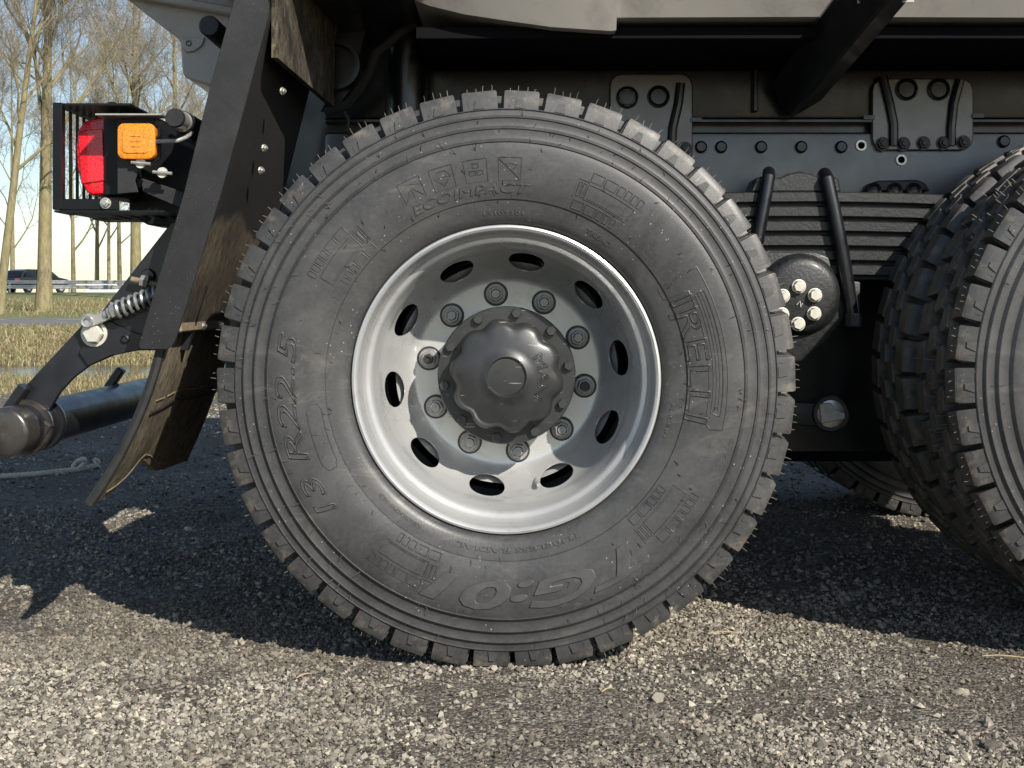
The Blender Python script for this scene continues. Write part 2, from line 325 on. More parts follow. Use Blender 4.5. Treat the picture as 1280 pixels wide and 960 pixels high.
# gravel stones (stuff): angular pebbles, thinning out in patches of dirt and with distance
def stones():
    ico = bmesh.new(); bmesh.ops.create_icosphere(ico, subdivisions=1, radius=1.0)
    iv = np.array([v.co[:] for v in ico.verts]); it = np.array([[v.index for v in f.verts] for f in ico.faces]); ico.free()
    ov = np.array([(1, 0, 0), (-1, 0, 0), (0, 1, 0), (0, -1, 0), (.3, .2, 1), (-.2, -.3, -1)], float); ot = np.array([(0, 2, 4), (2, 1, 4), (1, 3, 4), (3, 0, 4), (2, 0, 5), (1, 2, 5), (3, 1, 5), (0, 3, 5)])
    def scatter(n, y0, y1, smin, smax, seed, big, floor=0.13):
        r = np.random.default_rng(seed); bv, bt = (iv, it) if big else (ov, ot); nv = len(bv)
        y = r.uniform(y0, y1, n); D = y + CD; half = 0.46 * D + 0.45; x = CX + r.uniform(-1, 1, n) * half
        den = np.array([0.5 + 0.9 * noise.fractal((a * 1.6, b * 2.6, 0.3), 0.9, 2.0, 3) + 0.35 * noise.noise((a * 6, b * 9, 5.0)) for a, b in zip(x, y)])
        keep = r.uniform(0, 1, n) < np.clip(den + 0.15, floor, 1.0)
        x, y = x[keep], y[keep]; m = len(x)
        sz = smin + (smax - smin) * r.uniform(0, 1, m) ** 2.4
        sc = sz[:, None] * r.uniform(0.6, 1.35, (m, 3)) * np.array([1.05, 1.05, 0.75])
        V = bv[None] * r.uniform(0.68, 1.25, (m, nv, 1)) * sc[:, None, :]
        a = r.uniform(0, 2 * PI, m); t = r.normal(0, 0.5, m); ca, sa, ct, st = np.cos(a), np.sin(a), np.cos(t), np.sin(t)
        X = V[:, :, 0]; Y = V[:, :, 1]; Z = V[:, :, 2]
        Y, Z = Y * ct[:, None] - Z * st[:, None], Y * st[:, None] + Z * ct[:, None]
        X, Y = X * ca[:, None] - Y * sa[:, None], X * sa[:, None] + Y * ca[:, None]
        z0 = sc[:, 2] * r.uniform(-0.25, 0.6, m)
        V = np.stack([X + x[:, None], Y + y[:, None], Z + z0[:, None]], 2).reshape(-1, 3)
        F = (bt[None] + (np.arange(m) * nv)[:, None, None]).reshape(-1, 3); return V, F
    parts = [scatter(142000, -0.95, 0.55, 0.0024, 0.0070, 1, False), scatter(46000, 0.55, 2.2, 0.003, 0.009, 2, False), scatter(34000, 2.2, 7.4, 0.005, 0.012, 3, False), scatter(16000, -0.95, 1.2, 0.0035, 0.0088, 4, True, .06), scatter(350, -0.9, 2.0, 0.008, 0.013, 5, True)]
    Vs = []; Fs = []; o = 0
    for V, F in parts: Vs.append(V); Fs.append(F + o); o += len(V)
    ob = put('gravel', raw_mesh('gravel', np.concatenate(Vs), np.concatenate(Fs), 'gravel_stone'))
    tag(ob, 'pale grey crushed gravel spread loosely over the lot', 'gravel', kind='stuff')
stones()
# dry grass on the ditch banks (stuff)
def grass():
    r = np.random.default_rng(5); V = []; F = []
    def zone(n, D0, D1, zf, h0, h1, wd):
        D = r.uniform(D0, D1, n); x = r.uniform(-0.50, 0.10, n) * D
        for d, xx in zip(D, x):
            z = zf(d); h = r.uniform(h0, h1); a = r.uniform(0, PI); dx, dy = math.cos(a) * wd, math.sin(a) * wd
            lx, ly = r.normal(0, 0.55, 2) * h; o = len(V)
            V.extend([(xx - dx, d - CD - dy, z - .02), (xx + dx, d - CD + dy, z - .02), (xx + lx * .4 + dx * .7, d - CD + ly * .4 + dy * .7, z + h * .6), (xx + lx * .4 - dx * .7, d - CD + ly * .4 - dy * .7, z + h * .6), (xx + lx, d - CD + ly, z + h * 0.85)])
            F.extend([(o, o + 1, o + 2), (o, o + 2, o + 3), (o + 3, o + 2, o + 4)])
    zone(14000, 10.0, 13.2, lambda d: 0 if d < 12.4 else -0.3 * (d - 12.4), 0.02, 0.085, 0.004)
    zone(42000, 20.5, 31.0, lambda d: np.interp(d, [19.9, 20.6, 24, 28, 31.6], [-0.6, -0.3, -0.14, 0, 0.07]), 0.05, 0.19, 0.009)
    zone(16000, 38.6, 60, lambda d: np.interp(d, [38.5, 41, 55, 78], [0.195, 0.33, 0.62, 1.12]), 0.08, 0.22, 0.012)
    tag(put('bank_grass', raw_mesh('bank_grass', V, F, 'straw_blade')), 'dry straw coloured grass on the ditch banks and verge', 'grass', kind='stuff')
grass()

# ---------------------------------------------------------------- bare trees
def tree(base, height, r0, seed, label, lean=(0, 0), fork=0.3, wig=0.5, dens=1.0, twr=0.006, kind='bare_tree'):
    r = random.Random(seed); root = empty(kind, base)
    tag(root, label, 'tree', 'bare trees along the road')
    tr = MB(); tw = ([], [])
    H = Vector((lean[0], lean[1], height)); n = 14; pts = []; rad = []
    off = Vector((0, 0, 0))
    for i in range(n + 1):
        t = i / n; off += Vector((r.gauss(0, .02), r.gauss(0, .02), 0)) * wig
        pts.append(H * t + off * t); rad.append(r0 * (1 - 0.86 * t) * (1.35 if i == 0 else 1.0))
    pts[0].z = -0.3; tr.tube(pts, rad, 12)
    tr.build('trunk', 'bark', root)
    br = MB()
    def twig(p, d, L, rr):
        # a curved thin twig in three pieces, three sides
        u = d.orthogonal().normalized(); b = d.cross(u); V, F = tw; q = p; dd = d.copy(); o = len(V)
        for i in range(4):
            k = rr * (1 - 0.25 * i)
            for a in (0, 2.09, 4.19): V.append(q + (u * math.cos(a) + b * math.sin(a)) * k)
            dd = (dd + Vector((r.gauss(0, .16), r.gauss(0, .16), r.gauss(.06, .12)))).normalized(); q = q + dd * (L / 3)
        for i in range(3):
            for k in range(3):
                a0 = o + i * 3 + k; a1 = o + i * 3 + (k + 1) % 3; F.append((a0, a1, a1 + 3)); F.append((a0, a1 + 3, a0 + 3))
    def branch(p, d, L, rr, lev):
        m = 6; q = p.copy(); dd = d.copy(); ps = [q.copy()]; rs = [rr]
        for i in range(m):
            dd = (dd + Vector((r.gauss(0, .10), r.gauss(0, .10), r.gauss(.07, .06)))).normalized(); q = q + dd * (L / m)
            ps.append(q.copy()); rs.append(max(rr * (1 - .8 * (i + 1) / m), twr))
            if lev < 2 and i >= 1:
                for _ in range(1 if lev == 1 else 2):
                    if r.random() < 0.8 * dens:
                        a = r.uniform(0, 2 * PI); sd_ = (dd.orthogonal() @ Matrix.Identity(3)).normalized(); sd_.rotate(Matrix.Rotation(a, 3, dd))
                        nd = (dd * r.uniform(.5, 1.0) + sd_ * r.uniform(.5, .9) + Vector((0, 0, .15))).normalized()
                        branch(q, nd, L * r.uniform(.32, .55), rs[-1] * .6, lev + 1)
            if lev >= 1:
                for _ in range(2 if lev == 2 else 3):
                    a = r.uniform(0, 2 * PI); sd_ = dd.orthogonal().normalized(); sd_.rotate(Matrix.Rotation(a, 3, dd))
                    nd = (dd * r.uniform(.3, 1.0) + sd_ * r.uniform(.4, 1.0)).normalized()
                    twig(q, nd, r.uniform(.4, 1.1) * (height / 14), twr)
        br.tube(ps, rs, 6 if lev == 0 else 4, False)
    nb = int(11 * dens) + 5
    for i in range(nb):
        t = fork + (0.97 - fork) * (i + r.random() * .6) / nb; k = min(int(t * n), n - 1); f = t * n - k
        p = pts[k].lerp(pts[k + 1], f); rr = (rad[k] * (1 - f) + rad[k + 1] * f)
        a = i * 2.4 + r.uniform(-.5, .5); up = r.uniform(.75, 1.5)
        d = Vector((math.cos(a), math.sin(a), up)).normalized()
        branch(p, d, height * r.uniform(.22, .36) * (1.15 - .5 * t), rr * r.uniform(.38, .6), 0)
    bo = br.build('branches', 'bark', root, merge=False)
    to = put('twigs', raw_mesh('twigs', np.array([v[:] for v in tw[0]]), np.array(tw[1]), 'twig'), root); to['kind'] = 'stuff'
    return root
def gz(D): return float(np.interp(D, [31.6, 38.5, 41, 55, 80, 108, 114, 134, 160, 300], [.075, .2, .33, .62, 1.15, 1.2, .78, .75, .7, 0]))
def at(px, D): return (CX + (px - 640) * D / FPX, D - CD, gz(D))
tree(at(55, 42), 15, 0.235, 11, 'stout bare tree whose trunk stands before the dark car', (0.2, 0), .34, dens=1.1, twr=.0042)
tree(at(-2, 40), 14, 0.14, 12, 'slim leaning bare tree at the near roadside', (1.55, .3), .30, dens=1.0, twr=.0042)
tree(at(170, 62), 16, 0.27, 13, 'thick bare tree on the verge under the lamp cage', (-.1, 0), .28, dens=1.0, twr=.006)
for px, D, h, rr, sd_, lb in ((16, 140, 25, .27, 21, 'slender bare tree beyond the motorway left of the dark car'), (92, 142, 24, .26, 22, 'slender bare tree beyond the motorway right of the stout tree'), (121, 145, 25, .27, 23, 'slender bare tree rising behind the white car'), (150, 139, 24, .26, 24, 'slender bare tree between the white car and the thick verge tree')):
    tree(at(px, D), h, rr, sd_, lb, (random.uniform(-.5, .5), 0), .2, dens=.7, twr=.013)
for px, D, h, rr, sd_, lb in ((-50, 66, 17, .2, 31, 'bare tree on the verge beside the slim leaning tree'), (222, 72, 18, .24, 33, 'bare tree whose crown spreads below the grey body tail'), (268, 118, 23, .3, 34, 'distant bare tree behind the black guard panel'), (136, 150, 27, .22, 35, 'far bare tree rising above the lamp cage')):
    tree(at(px, D), h, rr, sd_, lb, (random.uniform(-.6, .6), 0), .24, dens=.8, twr=.0075 if D < 100 else .013)

# ---------------------------------------------------------------- guard rail and cars
gr = empty('guard_rail', (-20, 79.2, 1.13)); tag(gr, 'galvanised double guard rail along the motorway', 'guard rail')
for z in (0.36, 0.66):
    mb = MB(); prof = [(-.02, -.11), (-.05, -.08), (-.05, -.03), (-.01, 0), (-.05, .03), (-.05, .08), (-.02, .11), (.0, .11), (-.03, .06), (.01, 0), (-.03, -.06), (0, -.11)]
    n = len(prof); vs = [Vector((x, y, z + q)) for x in (-55, 65) for y, q in prof]
    mb.add(vs, [tuple(range(n))] + [(i, (i + 1) % n, (i + 1) % n + n, i + n) for i in range(n)]); mb.build('rail', 'galvanised', gr)
pm = MB().box((0, .05, .32), (.08, .1, .9)).mesh('post', 'galvanised')
for i in range(31): put('post', pm, gr, (-50 + i * 3.6, 0, 0))
def car(name, loc, rz, mat, label, s=1.0):
    root = empty(name, loc, rz); tag(root, label, 'car')
    side = [(-2.25, .35), (-2.3, .75), (-2.24, 1.0), (-2.05, 1.08), (-1.75, 1.55), (-1.4, 1.66), (.2, 1.66), (.75, 1.5), (1.25, 1.12), (2.05, .98), (2.28, .75), (2.3, .35)]
    def sect(k, y): return [(x * k if abs(x) > 2 else x, y, z) for x, z in side]
    mb = MB(); n = len(side); rows = []
    for y, kz in ((-.93, 0), (.93, 0)): pass
    vs = []
    for y in (-.9, -.93, .93, .9):
        for x, z in side:
            yy = y * (1 - max(0, z - 1.05) * .26); zz = z; vs.append(Vector((x, yy, zz)))
    fs = [tuple(range(n)), tuple(range(4 * n - 1, 3 * n - 1, -1))]
    for k in range(3): fs += [(k * n + i, k * n + n + i, k * n + n + (i + 1) % n, k * n + (i + 1) % n) for i in range(n)]
    b = mb.add(vs, fs).build('body', mat, root, bevel=.05, seg=2)
    for sgn in (-1, 1):
        for xs in ([(-1.72, 1.12), (-1.5, 1.52), (-.75, 1.56), (-.7, 1.12)], [(-.6, 1.12), (-.62, 1.56), (.22, 1.56), (.3, 1.12)], [(.4, 1.12), (.32, 1.54), (.68, 1.42), (1.02, 1.14)]):
            m2 = MB(); m2.add([Vector((x, sgn * (.935 * (1 - max(0, z - 1.05) * .26) + d), z)) for d in (-.02, .012) for x, z in xs], [(0, 1, 2, 3), (7, 6, 5, 4), (0, 4, 5, 1), (1, 5, 6, 2), (2, 6, 7, 3), (3, 7, 4, 0)]); m2.build('side_window', 'car_glass', root)
        MB().box((-2.2, sgn * .72, .93), (.16, .36, .14)).build('tail_lamp', 'lens_red', root, bevel=.02)
        for x in (-1.42, 1.42):
            wh = MB().lathe([(.2, -.12), (.33, -.12), (.36, -.08), (.36, .08), (.33, .12), (.2, .12)], 24, close=True).build('wheel', 'black_rubber', root, (x, sgn * .84, .36))
            MB().lathe([(.0, -.02), (.19, -.02), (.2, .0), (.19, .02), (.0, .02)], 20, (0, sgn * .11, 0)).build('hub_cap', 'galvanised', wh)
    m2 = MB(); m2.add([Vector((x, y, z)) for x, y, z in ((-2.06, -.68, 1.12), (-2.06, .68, 1.12), (-1.80, .62, 1.5), (-1.80, -.62, 1.5), (-2.0, -.68, 1.12), (-2.0, .68, 1.12), (-1.74, .62, 1.5), (-1.74, -.62, 1.5))], [(0, 1, 2, 3), (7, 6, 5, 4), (0, 4, 5, 1), (1, 5, 6, 2), (2, 6, 7, 3), (3, 7, 4, 0)]); m2.build('rear_window', 'car_glass', root)
    MB().box((-2.31, 0, .72), (.03, .52, .12)).build('number_plate', 'plate_yellow', root)
    root.scale = (s, s, s); return root
c0 = at(45, 95); car('car', (c0[0], c0[1], 1.185), R(60), 'car_black', 'dark sport utility car driving on the motorway behind the stout tree')
c1 = at(134, 126); car('car', (c1[0], c1[1], 0.765), R(8), 'car_white', 'white car mostly hidden behind the guard rail', 0.86)

# rope lying on the ground
rp = empty('rope', P(40, 590, 2.95)); rp.location = (-2.1, 2.75, 0)
tag(rp, 'off white rope with a knotted end lying on the gravel', 'rope')
def rloc(px, py): D = 0.70 * FPX / (py - HZ); return Vector((CX + (px - 640) * D / FPX, D - CD, 0.008)) - rp.location
pts = [rloc(-60, 601), rloc(-20, 598), rloc(15, 596), rloc(45, 594), rloc(70, 591), rloc(98, 588), rloc(112, 585), rloc(122, 583)]
# fine polyline, then a visible twist
fin = []
for i in range(len(pts) - 1):
    for k in range(12): fin.append(pts[i].lerp(pts[i + 1], k / 12))
for k in range(3):
    st = [p + Vector((0, math.cos(i * .9 + k * 2.09), math.sin(i * .9 + k * 2.09))) * .0055 + Vector((0, 0, .004)) for i, p in enumerate(fin)]
    MB().tube(st, .0062, 6).build('strand', 'rope_fibre', rp)
kn = rloc(99, 587); q = []
for i in range(40):
    a = i / 40 * 2 * PI; q.append(kn + Vector((.022 * math.cos(2 * a), .014 * math.sin(3 * a), .022 + .020 * math.sin(2 * a + .6))))
MB().tube(q, .009, 6).build('knot', 'rope_fibre', rp)
q = [rloc(121, 583) + Vector((0, 0, .012)) + Vector((.012 * math.cos(i * .8), .006 * math.sin(i * .8), .018 * math.sin(i * .55))) for i in range(9)]
MB().tube(q, .006, 6).build('frayed_end', 'rope_fibre', rp)

# ---------------------------------------------------------------- truck
AZ = 0.554; TC = 1.20      # axle height, truck centre line (y)
truck = empty('truck', (0, 0, 0)); tag(truck, 'tipper truck with black chassis, grey body and large treaded tyres', 'truck')
NL = 42; PER = 2 * PI / NL; RO = 0.557
SIDE = [(.2985, .010), (.3005, -.002), (.306, -.009), (.315, -.0135), (.330, -.0175), (.3445, -.0205), (.3460, -.0235), (.3480, -.0240), (.360, -.0280), (.380, -.0315), (.400, -.0330), (.420, -.0333), (.440, -.0320), (.4515, -.0300)]
def ridge(r, y): return [(r - .0016, y), (r, y - .0024), (r + .0018, y - .0006)]
SIDE += ridge(.4545, -.0295) + [(.461, -.0245), (.468, -.0225), (.4765, -.0232)] + ridge(.480, -.0232) + [(.486, -.0182), (.493, -.0165), (.4985, -.0172)] + ridge(.502, -.0172) + [(.507, -.0128), (.513, -.0115)] + ridge(.5185, -.0112)
def ysurf(r):
    return float(np.interp(r, [p[0] for p in SIDE], [p[1] for p in SIDE]))
def tyre_mesh():
    mb = MB(); YC = .125
    prof = SIDE + [(.5205, -.007), (.5215, .006), (.5225, .022), (.530, .036), (.5325, .080), (.533, YC)]
    prof = prof + [(r, 2 * YC - y) for r, y in reversed(prof[:-1])]
    mb.lathe(prof, NL * 5)
    def pt(r, y, a): return Vector((r * math.cos(a), y, r * math.sin(a)))
    def lug(a0, side):
        # side lug: cross section in (r,y), swept over the angle with drafted flanks
        sec = [(.519, -.0105, .0640), (.541, -.0065, .0620), (.553, -.0035, .0610), (RO - .0006, -.0012, .0598), (RO, .0015, .0594), (RO, .034, .0580), (RO, .0555, .051), (.530, .0600, .055)]
        vs = []
        for s_ in (-1, -.92, .92, 1):
            for r_, y_, hw in sec:
                rr = r_ - (.0012 if abs(s_) == 1 and r_ > .545 else 0)
                sk = .10 * max(y_, 0) + (.015 if y_ > .05 else 0) * (1 if s_ > 0 else -.2)
                vs.append(pt(rr, (y_ if side > 0 else 2 * YC - y_), a0 + (s_ * hw + sk) * side))
        m = len(sec); fs = []
        for k in range(3): fs += [(k * m + i, k * m + i + 1, (k + 1) * m + i + 1, (k + 1) * m + i) for i in range(m - 1)]
        fs += [tuple(range(m)), tuple(range(4 * m - 1, 3 * m - 1, -1))]; mb.add(vs, fs)
        # raised wedge mark on the lug flank
        def fl(r_, a, o): y_ = float(np.interp(r_, [.519, .541, .552, .556], [-.0105, -.0065, -.002, .0025])) - o; return pt(r_, (y_ if side > 0 else 2 * YC - y_), a0 + a * side)
        q = [(.5215, -.012), (.5395, -.005), (.5395, .013), (.5215, .026)]
        vs = [fl(r_, a, .0018 if i in (0, 3) else .0030) for i, (r_, a) in enumerate(q)] + [fl(r_, a, -.002) for r_, a in q]
        mb.add(vs, [(0, 1, 2, 3), (0, 4, 5, 1), (1, 5, 6, 2), (2, 6, 7, 3), (3, 7, 4, 0)])
        q = [(.524, .040), (.552, .036), (.552, .0385), (.524, .0425)]
        vs = [fl(r_, a, .0012) for r_, a in q] + [fl(r_, a, -.002) for r_, a in q]
        mb.add(vs, [(0, 1, 2, 3), (0, 4, 5, 1), (1, 5, 6, 2), (2, 6, 7, 3), (3, 7, 4, 0)])
        # comb ribs in the notch beside the lug
        for k in range(4):
            y_ = .004 + k * .009; vs = []
            for yy in (y_, y_ + .0035):
                Y = yy if side > 0 else 2 * YC - yy
                vs += [pt(.520, Y, a0 + .062 * side), pt(RO - .004, Y, a0 + .058 * side), pt(RO - .009, Y, a0 + .066 * side), pt(.520, Y, a0 + .072 * side)]
            mb.add(vs, [(0, 1, 2, 3), (7, 6, 5, 4), (0, 4, 5, 1), (1, 5, 6, 2), (2, 6, 7, 3), (3, 7, 4, 0)])
    def block(a0, yc, side):
        hexa = [(-.055, -.009), (-.040, -.0235), (.034, -.019), (.055, .009), (.040, .0235), (-.034, .019)]
        vs = []
        for r_, k in ((.528, 1.08), (RO - .002, .98), (RO, .92)):
            for a, y_ in hexa: vs.append(pt(r_, yc + y_ * k * side, a0 + a * k))
        fs = [tuple(range(12, 18))]
        for j in range(2): fs += [(j * 6 + i, j * 6 + (i + 1) % 6, j * 6 + 6 + (i + 1) % 6, j * 6 + 6 + i) for i in range(6)]
        mb.add(vs, fs)
    for k in range(NL):
        a = k * PER + .02
        lug(a, 1); lug(a + PER * .5, -1); block(a + PER * .45, .0945, 1); block(a + PER * .98, .1555, 1)
    for v in mb.v:
        if v.z < -AZ + .004: v.z = -AZ + .004 + (v.z + AZ - .004) * .08
    return mb.mesh('tyre', 'tyre_rubber', smooth=32)
TY = tyre_mesh()
def rim_mesh():
    mb = MB()
    # rim barrel
    prof = [(.262, .24), (.285, .245), (.294, .02), (.2975, .012), (.2988, .003), (.2965, -.0035), (.2925, -.0050), (.2885, -.0020), (.2862, .0040), (.2848, .010), (.2838, .017), (.2815, .022), (.2802, .030), (.2790, .042), (.2775, .050), (.2745, .055), (.2700, .058), (.2660, .063), (.2632, .072), (.2615, .084), (.2590, .098), (.2560, .112), (.2550, .140), (.2545, .160)]
    mb.lathe(prof, 180)
    flank = [(.2545, .160), (.2525, .172), (.2490, .186), (.2430, .204), (.2360, .221), (.2280, .238), (.2190, .254), (.2110, .264), (.2030, .2705)]
    ds = [0.0]
    for a, b in zip(flank, flank[1:]): ds.append(ds[-1] + math.hypot(a[0] - b[0], a[1] - b[1]))
    ds = [d / ds[-1] for d in ds]
    def fp(s_, a): r_ = np.interp(s_, ds, [p[0] for p in flank]); y = np.interp(s_, ds, [p[1] for p in flank]); return Vector((r_ * math.cos(a), y, r_ * math.sin(a)))
    HW = PI / 10
    for k in range(10):
        ac = R(80) + k * R(36); rect = []
        for i in range(18): rect.append((-1 + 2 * i / 18, 0.0))
        for i in range(16): rect.append((1.0, i / 16))
        for i in range(18): rect.append((1 - 2 * i / 18, 1.0))
        for i in range(16): rect.append((-1.0, 1 - i / 16))
        n = len(rect); rings = []
        for t in (0, .3, .6, .82, .93, 1.0):
            ring = []
            for u, s_ in rect:
                ph = math.atan2((s_ - .47) / .5, u); eu, es = .50 * math.cos(ph), .47 + .35 * math.sin(ph)
                p = fp(s_ + (es - s_) * t, ac + (u + (eu - u) * t) * HW)
                if t == .93: p.y -= .0012
                ring.append(p)
            rings.append(ring)
        inn = [Vector((p.x * 1.002, p.y + .004, p.z * 1.002)) for p in rings[-1]]; inn2 = [Vector((p.x * 1.012, p.y + .014, p.z * 1.012)) for p in rings[-1]]
        rings += [inn, inn2]
        vs = [p for r_ in rings for p in r_]
        mb.add(vs, [(j * n + i, j * n + (i + 1) % n, (j + 1) * n + (i + 1) % n, (j + 1) * n + i) for j in range(len(rings) - 1) for i in range(n)])
    mb.lathe([(.2030, .2705), (.197, .2735), (.190, .2745), (.1385, .2745), (.1385, .288), (.21, .288), (.235, .262)], 180)
    return mb.mesh('wheel', 'steel_silver', smooth=40)
RM = rim_mesh()
WB = 1.418
RB = RM.copy(); RB.materials[0] = MATS['black_plastic']  # rims blackened to stand in for shade on the inner and far wheels
def wheel(x, y, flip, label, me=None):
    o = put('wheel', me or RM, truck, (x, y, AZ), scale=(1, -1 if flip else 1, 1)); o['label'] = label
    put('tyre', TY, o); return o
main = wheel(0, 0, False, 'silver steel wheel with ten oval holes and grey hub')
wheel(0, .60, True, 'inner dual wheel behind the hub', RB); fw = wheel(WB, 0, False, 'next axle outer wheel with muddy tread'); wheel(WB, .60, True, 'next axle inner dual wheel', RB)
for x in (0, WB):
    wheel(x, 2 * TC, True, 'far side outer wheel', RB); wheel(x, 2 * TC - .60, False, 'far side inner wheel', RB)

# hub: flange, scalloped cap, bolts, wheel nuts
hub = MB().lathe([(.138, .30), (.1405, .170), (.1405, .152), (.1385, .149), (.095, .149)], 120).build('hub_flange', 'hub_grey', main)
capprof = [(.112, .150), (.1125, .140), (.1115, .120), (.108, .108), (.1025, .1005), (.096, .0975), (.090, .0955), (.078, .0920), (.060, .0890), (.0465, .0878), (.0435, .0850), (.0405, .0845), (.0385, .0865), (.0365, .0900), (.020, .0895), (.0005, .0893)]
amp = [.0065, .0065, .0065, .006, .0045, .0028, .0012, .0003] + [0] * 9
def scal(i, a): return amp[i] * .8 * (math.cos(10 * (a - R(99))) - .18 * math.cos(20 * (a - R(99))))
MB().lathe(capprof, 200, scallop=scal).build('hub_cap', 'hub_grey', main, smooth=45)
def hexprism(mb, r, y0, y1, n=6, ch=.0015):
    mb.lathe([(.0002, y0), (r - ch, y0), (r, y0 + ch), (r, y1)], n)
mb = MB(); hexprism(mb, .0105, -.012, .002, 6); mb.lathe([(.0002, -.0005), (.0125, -.0005), (.0130, .002)], 20); HB = mb.mesh('hub_bolt', 'hub_grey', smooth=30)
for k in range(10):
    a = R(81) + k * R(36); put('hub_bolt', HB, main, (.1275 * math.cos(a), .149, .1275 * math.sin(a)), rot=(0, random.uniform(0, 1), 0))
def nut_mesh(name, cap):
    mb = MB()
    mb.lathe([(.0135, -.010), (.0205, -.0095), (.0215, -.007), (.0215, .001)], 32)
    mb.lathe([(.0112, -.022), (.0118, -.027), (.0150, -.027), (.0168, -.0245), (.0168, -.009)], 6)
    if cap: mb.lathe([(.0002, -.0305), (.0085, -.0305), (.0098, -.029), (.0098, -.020)], 24); mb.box((0, -.0308, 0), (.0035, .001, .010))
    else: mb.lathe([(.0118, -.027), (.0116, -.02), (.0002, -.0195)], 20)
    return mb.mesh(name, 'nut_grey', smooth=30)
ms = MB(); ms.lathe([(.0002, -.033), (.0060, -.033), (.0060, -.038), (.0095, -.038), (.0105, -.036), (.0105, -.015)], 20); WS = ms.mesh('wheel_stud', 'nut_dark')
mw = MB(); mw.lathe([(.012, -.0035), (.0245, -.0035), (.0258, -.002), (.0258, .001)], 32); WW = mw.mesh('nut_washer', 'nut_dark')
N1, N2 = nut_mesh('wheel_nut', True), nut_mesh('wheel_nut', False)
for k in range(10):
    a = R(98) + k * R(36); deg = (98 + 36 * k) % 360
    o = put('wheel_nut', N2 if deg in (170, 350) else N1, main, (.1675 * math.cos(a), .2745, .1675 * math.sin(a)), rot=(0, -a + random.uniform(-.6, .6), 0))
    put('nut_washer', WW, main, o.location)
    if deg in (170, 350): put('wheel_stud', WS, main, o.location)
MB().tube([(.062, .245, -.222), (.064, .20, -.226), (.066, .185, -.228)], [.005, .005, .004], 10).build('valve_stem', 'zinc', main)
MB().lathe([(.02, .292), (.19, .292), (.205, .31), (.205, .56), (.02, .56)], 64).build('brake_drum', 'black_rubber', main)

# ---- sidewall relief: lettering, icons, line patterns (all raised rubber on the tyre)
def text_mesh(body, size, outline, depth):
    cu = bpy.data.curves.new('t', 'FONT'); cu.body = body; cu.size = size; cu.resolution_u = 3
    if outline: cu.fill_mode = 'NONE'; cu.bevel_depth = depth; cu.bevel_resolution = 0
    else: cu.offset = size * .022 if size > .05 else 0; cu.extrude = depth * .7; cu.bevel_depth = depth * .6; cu.bevel_resolution = 0
    o = bpy.data.objects.new('t', cu); COL.objects.link(o); dg = bpy.context.evaluated_depsgraph_get(); dg.update()
    me = bpy.data.meshes.new_from_object(o.evaluated_get(dg)); bpy.data.objects.remove(o); bpy.data.curves.remove(cu)
    bm = bmesh.new(); bm.from_mesh(me); bpy.data.meshes.remove(me)
    for _ in range(3):
        ed = [e for e in bm.edges if e.calc_length() > .010]
        if not ed: break
        bmesh.ops.subdivide_edges(bm, edges=ed, cuts=1); bmesh.ops.triangulate(bm, faces=[f for f in bm.faces if len(f.verts) > 4])
    return bm
def arc_text(body, a_start, a_end, r_base, height, outline=True, depth=.0014, name='sidewall_lettering', shear=0.0, parent=None, surf=ysurf):
    """letters with their tops outward, reading clockwise from a_start to a_end (degrees)"""
    bm = text_mesh(body, 1.0, outline, depth / height * .69)
    # text of size 1 has capitals about .69 tall; fit height and arc
    bm.free(); bm = text_mesh(body, height / .69, outline, depth)
    xs = [v.co.x for v in bm.verts]; x0, x1 = min(xs), max(xs); span = R(a_start - a_end)
    for v in bm.verts:
        x, y, z = v.co; u = (x + shear * y - x0) / (x1 - x0); a = R(a_start) - u * span; r_ = r_base + y
        v.co = Vector((r_ * math.cos(a), surf(r_) - z - depth * .25, r_ * math.sin(a)))
    bmesh.ops.recalc_face_normals(bm, faces=bm.faces)
    me = bpy.data.meshes.new(name); bm.to_mesh(me); bm.free(); me.materials.append(MATS['tyre_rubber'] if surf is ysurf else MATS['hub_grey']); return put(name, me, parent or main)
def line(mb, pts, wdt=.0024, h=.0011):
    """raised line through (angle deg, radius) points on the sidewall"""
    fin = []
    for (a0, r0), (a1, r1) in zip(pts, pts[1:]):
        n = max(1, int(max(abs(a1 - a0) / 1.5, abs(r1 - r0) / .006)))
        fin += [(a0 + (a1 - a0) * i / n, r0 + (r1 - r0) * i / n) for i in range(n)]
    fin.append(pts[-1])
    W = [Vector((r_ * math.cos(R(a)), ysurf(r_) - h * .2, r_ * math.sin(R(a)))) for a, r_ in fin]
    mb.tube(W, wdt * .5 if not hasattr(wdt, '__len__') else wdt, 4)
def cell(mb, a0, a1, r0, r1, w_=.0022): line(mb, [(a0, r0), (a1, r0), (a1, r1), (a0, r1), (a0, r0)], w_)
def relief(name, fn, w_=None):
    mb = MB(); fn(mb); return mb.build(name, 'tyre_rubber', main, merge=False, smooth=60)
arc_text('IRELLI', 25.5, -12.5, .347, .042, True)
arc_text('TG:01', -47, -108, .384, .052, True, shear=.25); arc_text('TG:01', -47, -108, .384, .052, False, .0014, shear=.25).data.materials[0] = MATS['raised_letter']
arc_text('13', 217, 207, .402, .036, True, shear=.2); arc_text('R22.5', 202, 169, .402, .036, True, shear=.2)
arc_text('ECOIMPACT', 119, 84, .357, .018, False, .0009, shear=.2)
arc_text('TUBELESS RADIAL', 296, 253, .322, .0085, False, .0007); arc_text('13107301', 98, 84, .316, .007, False, .0006)
arc_text('REGROOVABLE', 240, 222, .322, .006, False, .0006); arc_text('TREAD', 62, 52, .320, .009, False, .0007); arc_text('MADE IN', 352, 340, .318, .006, False, .0006)
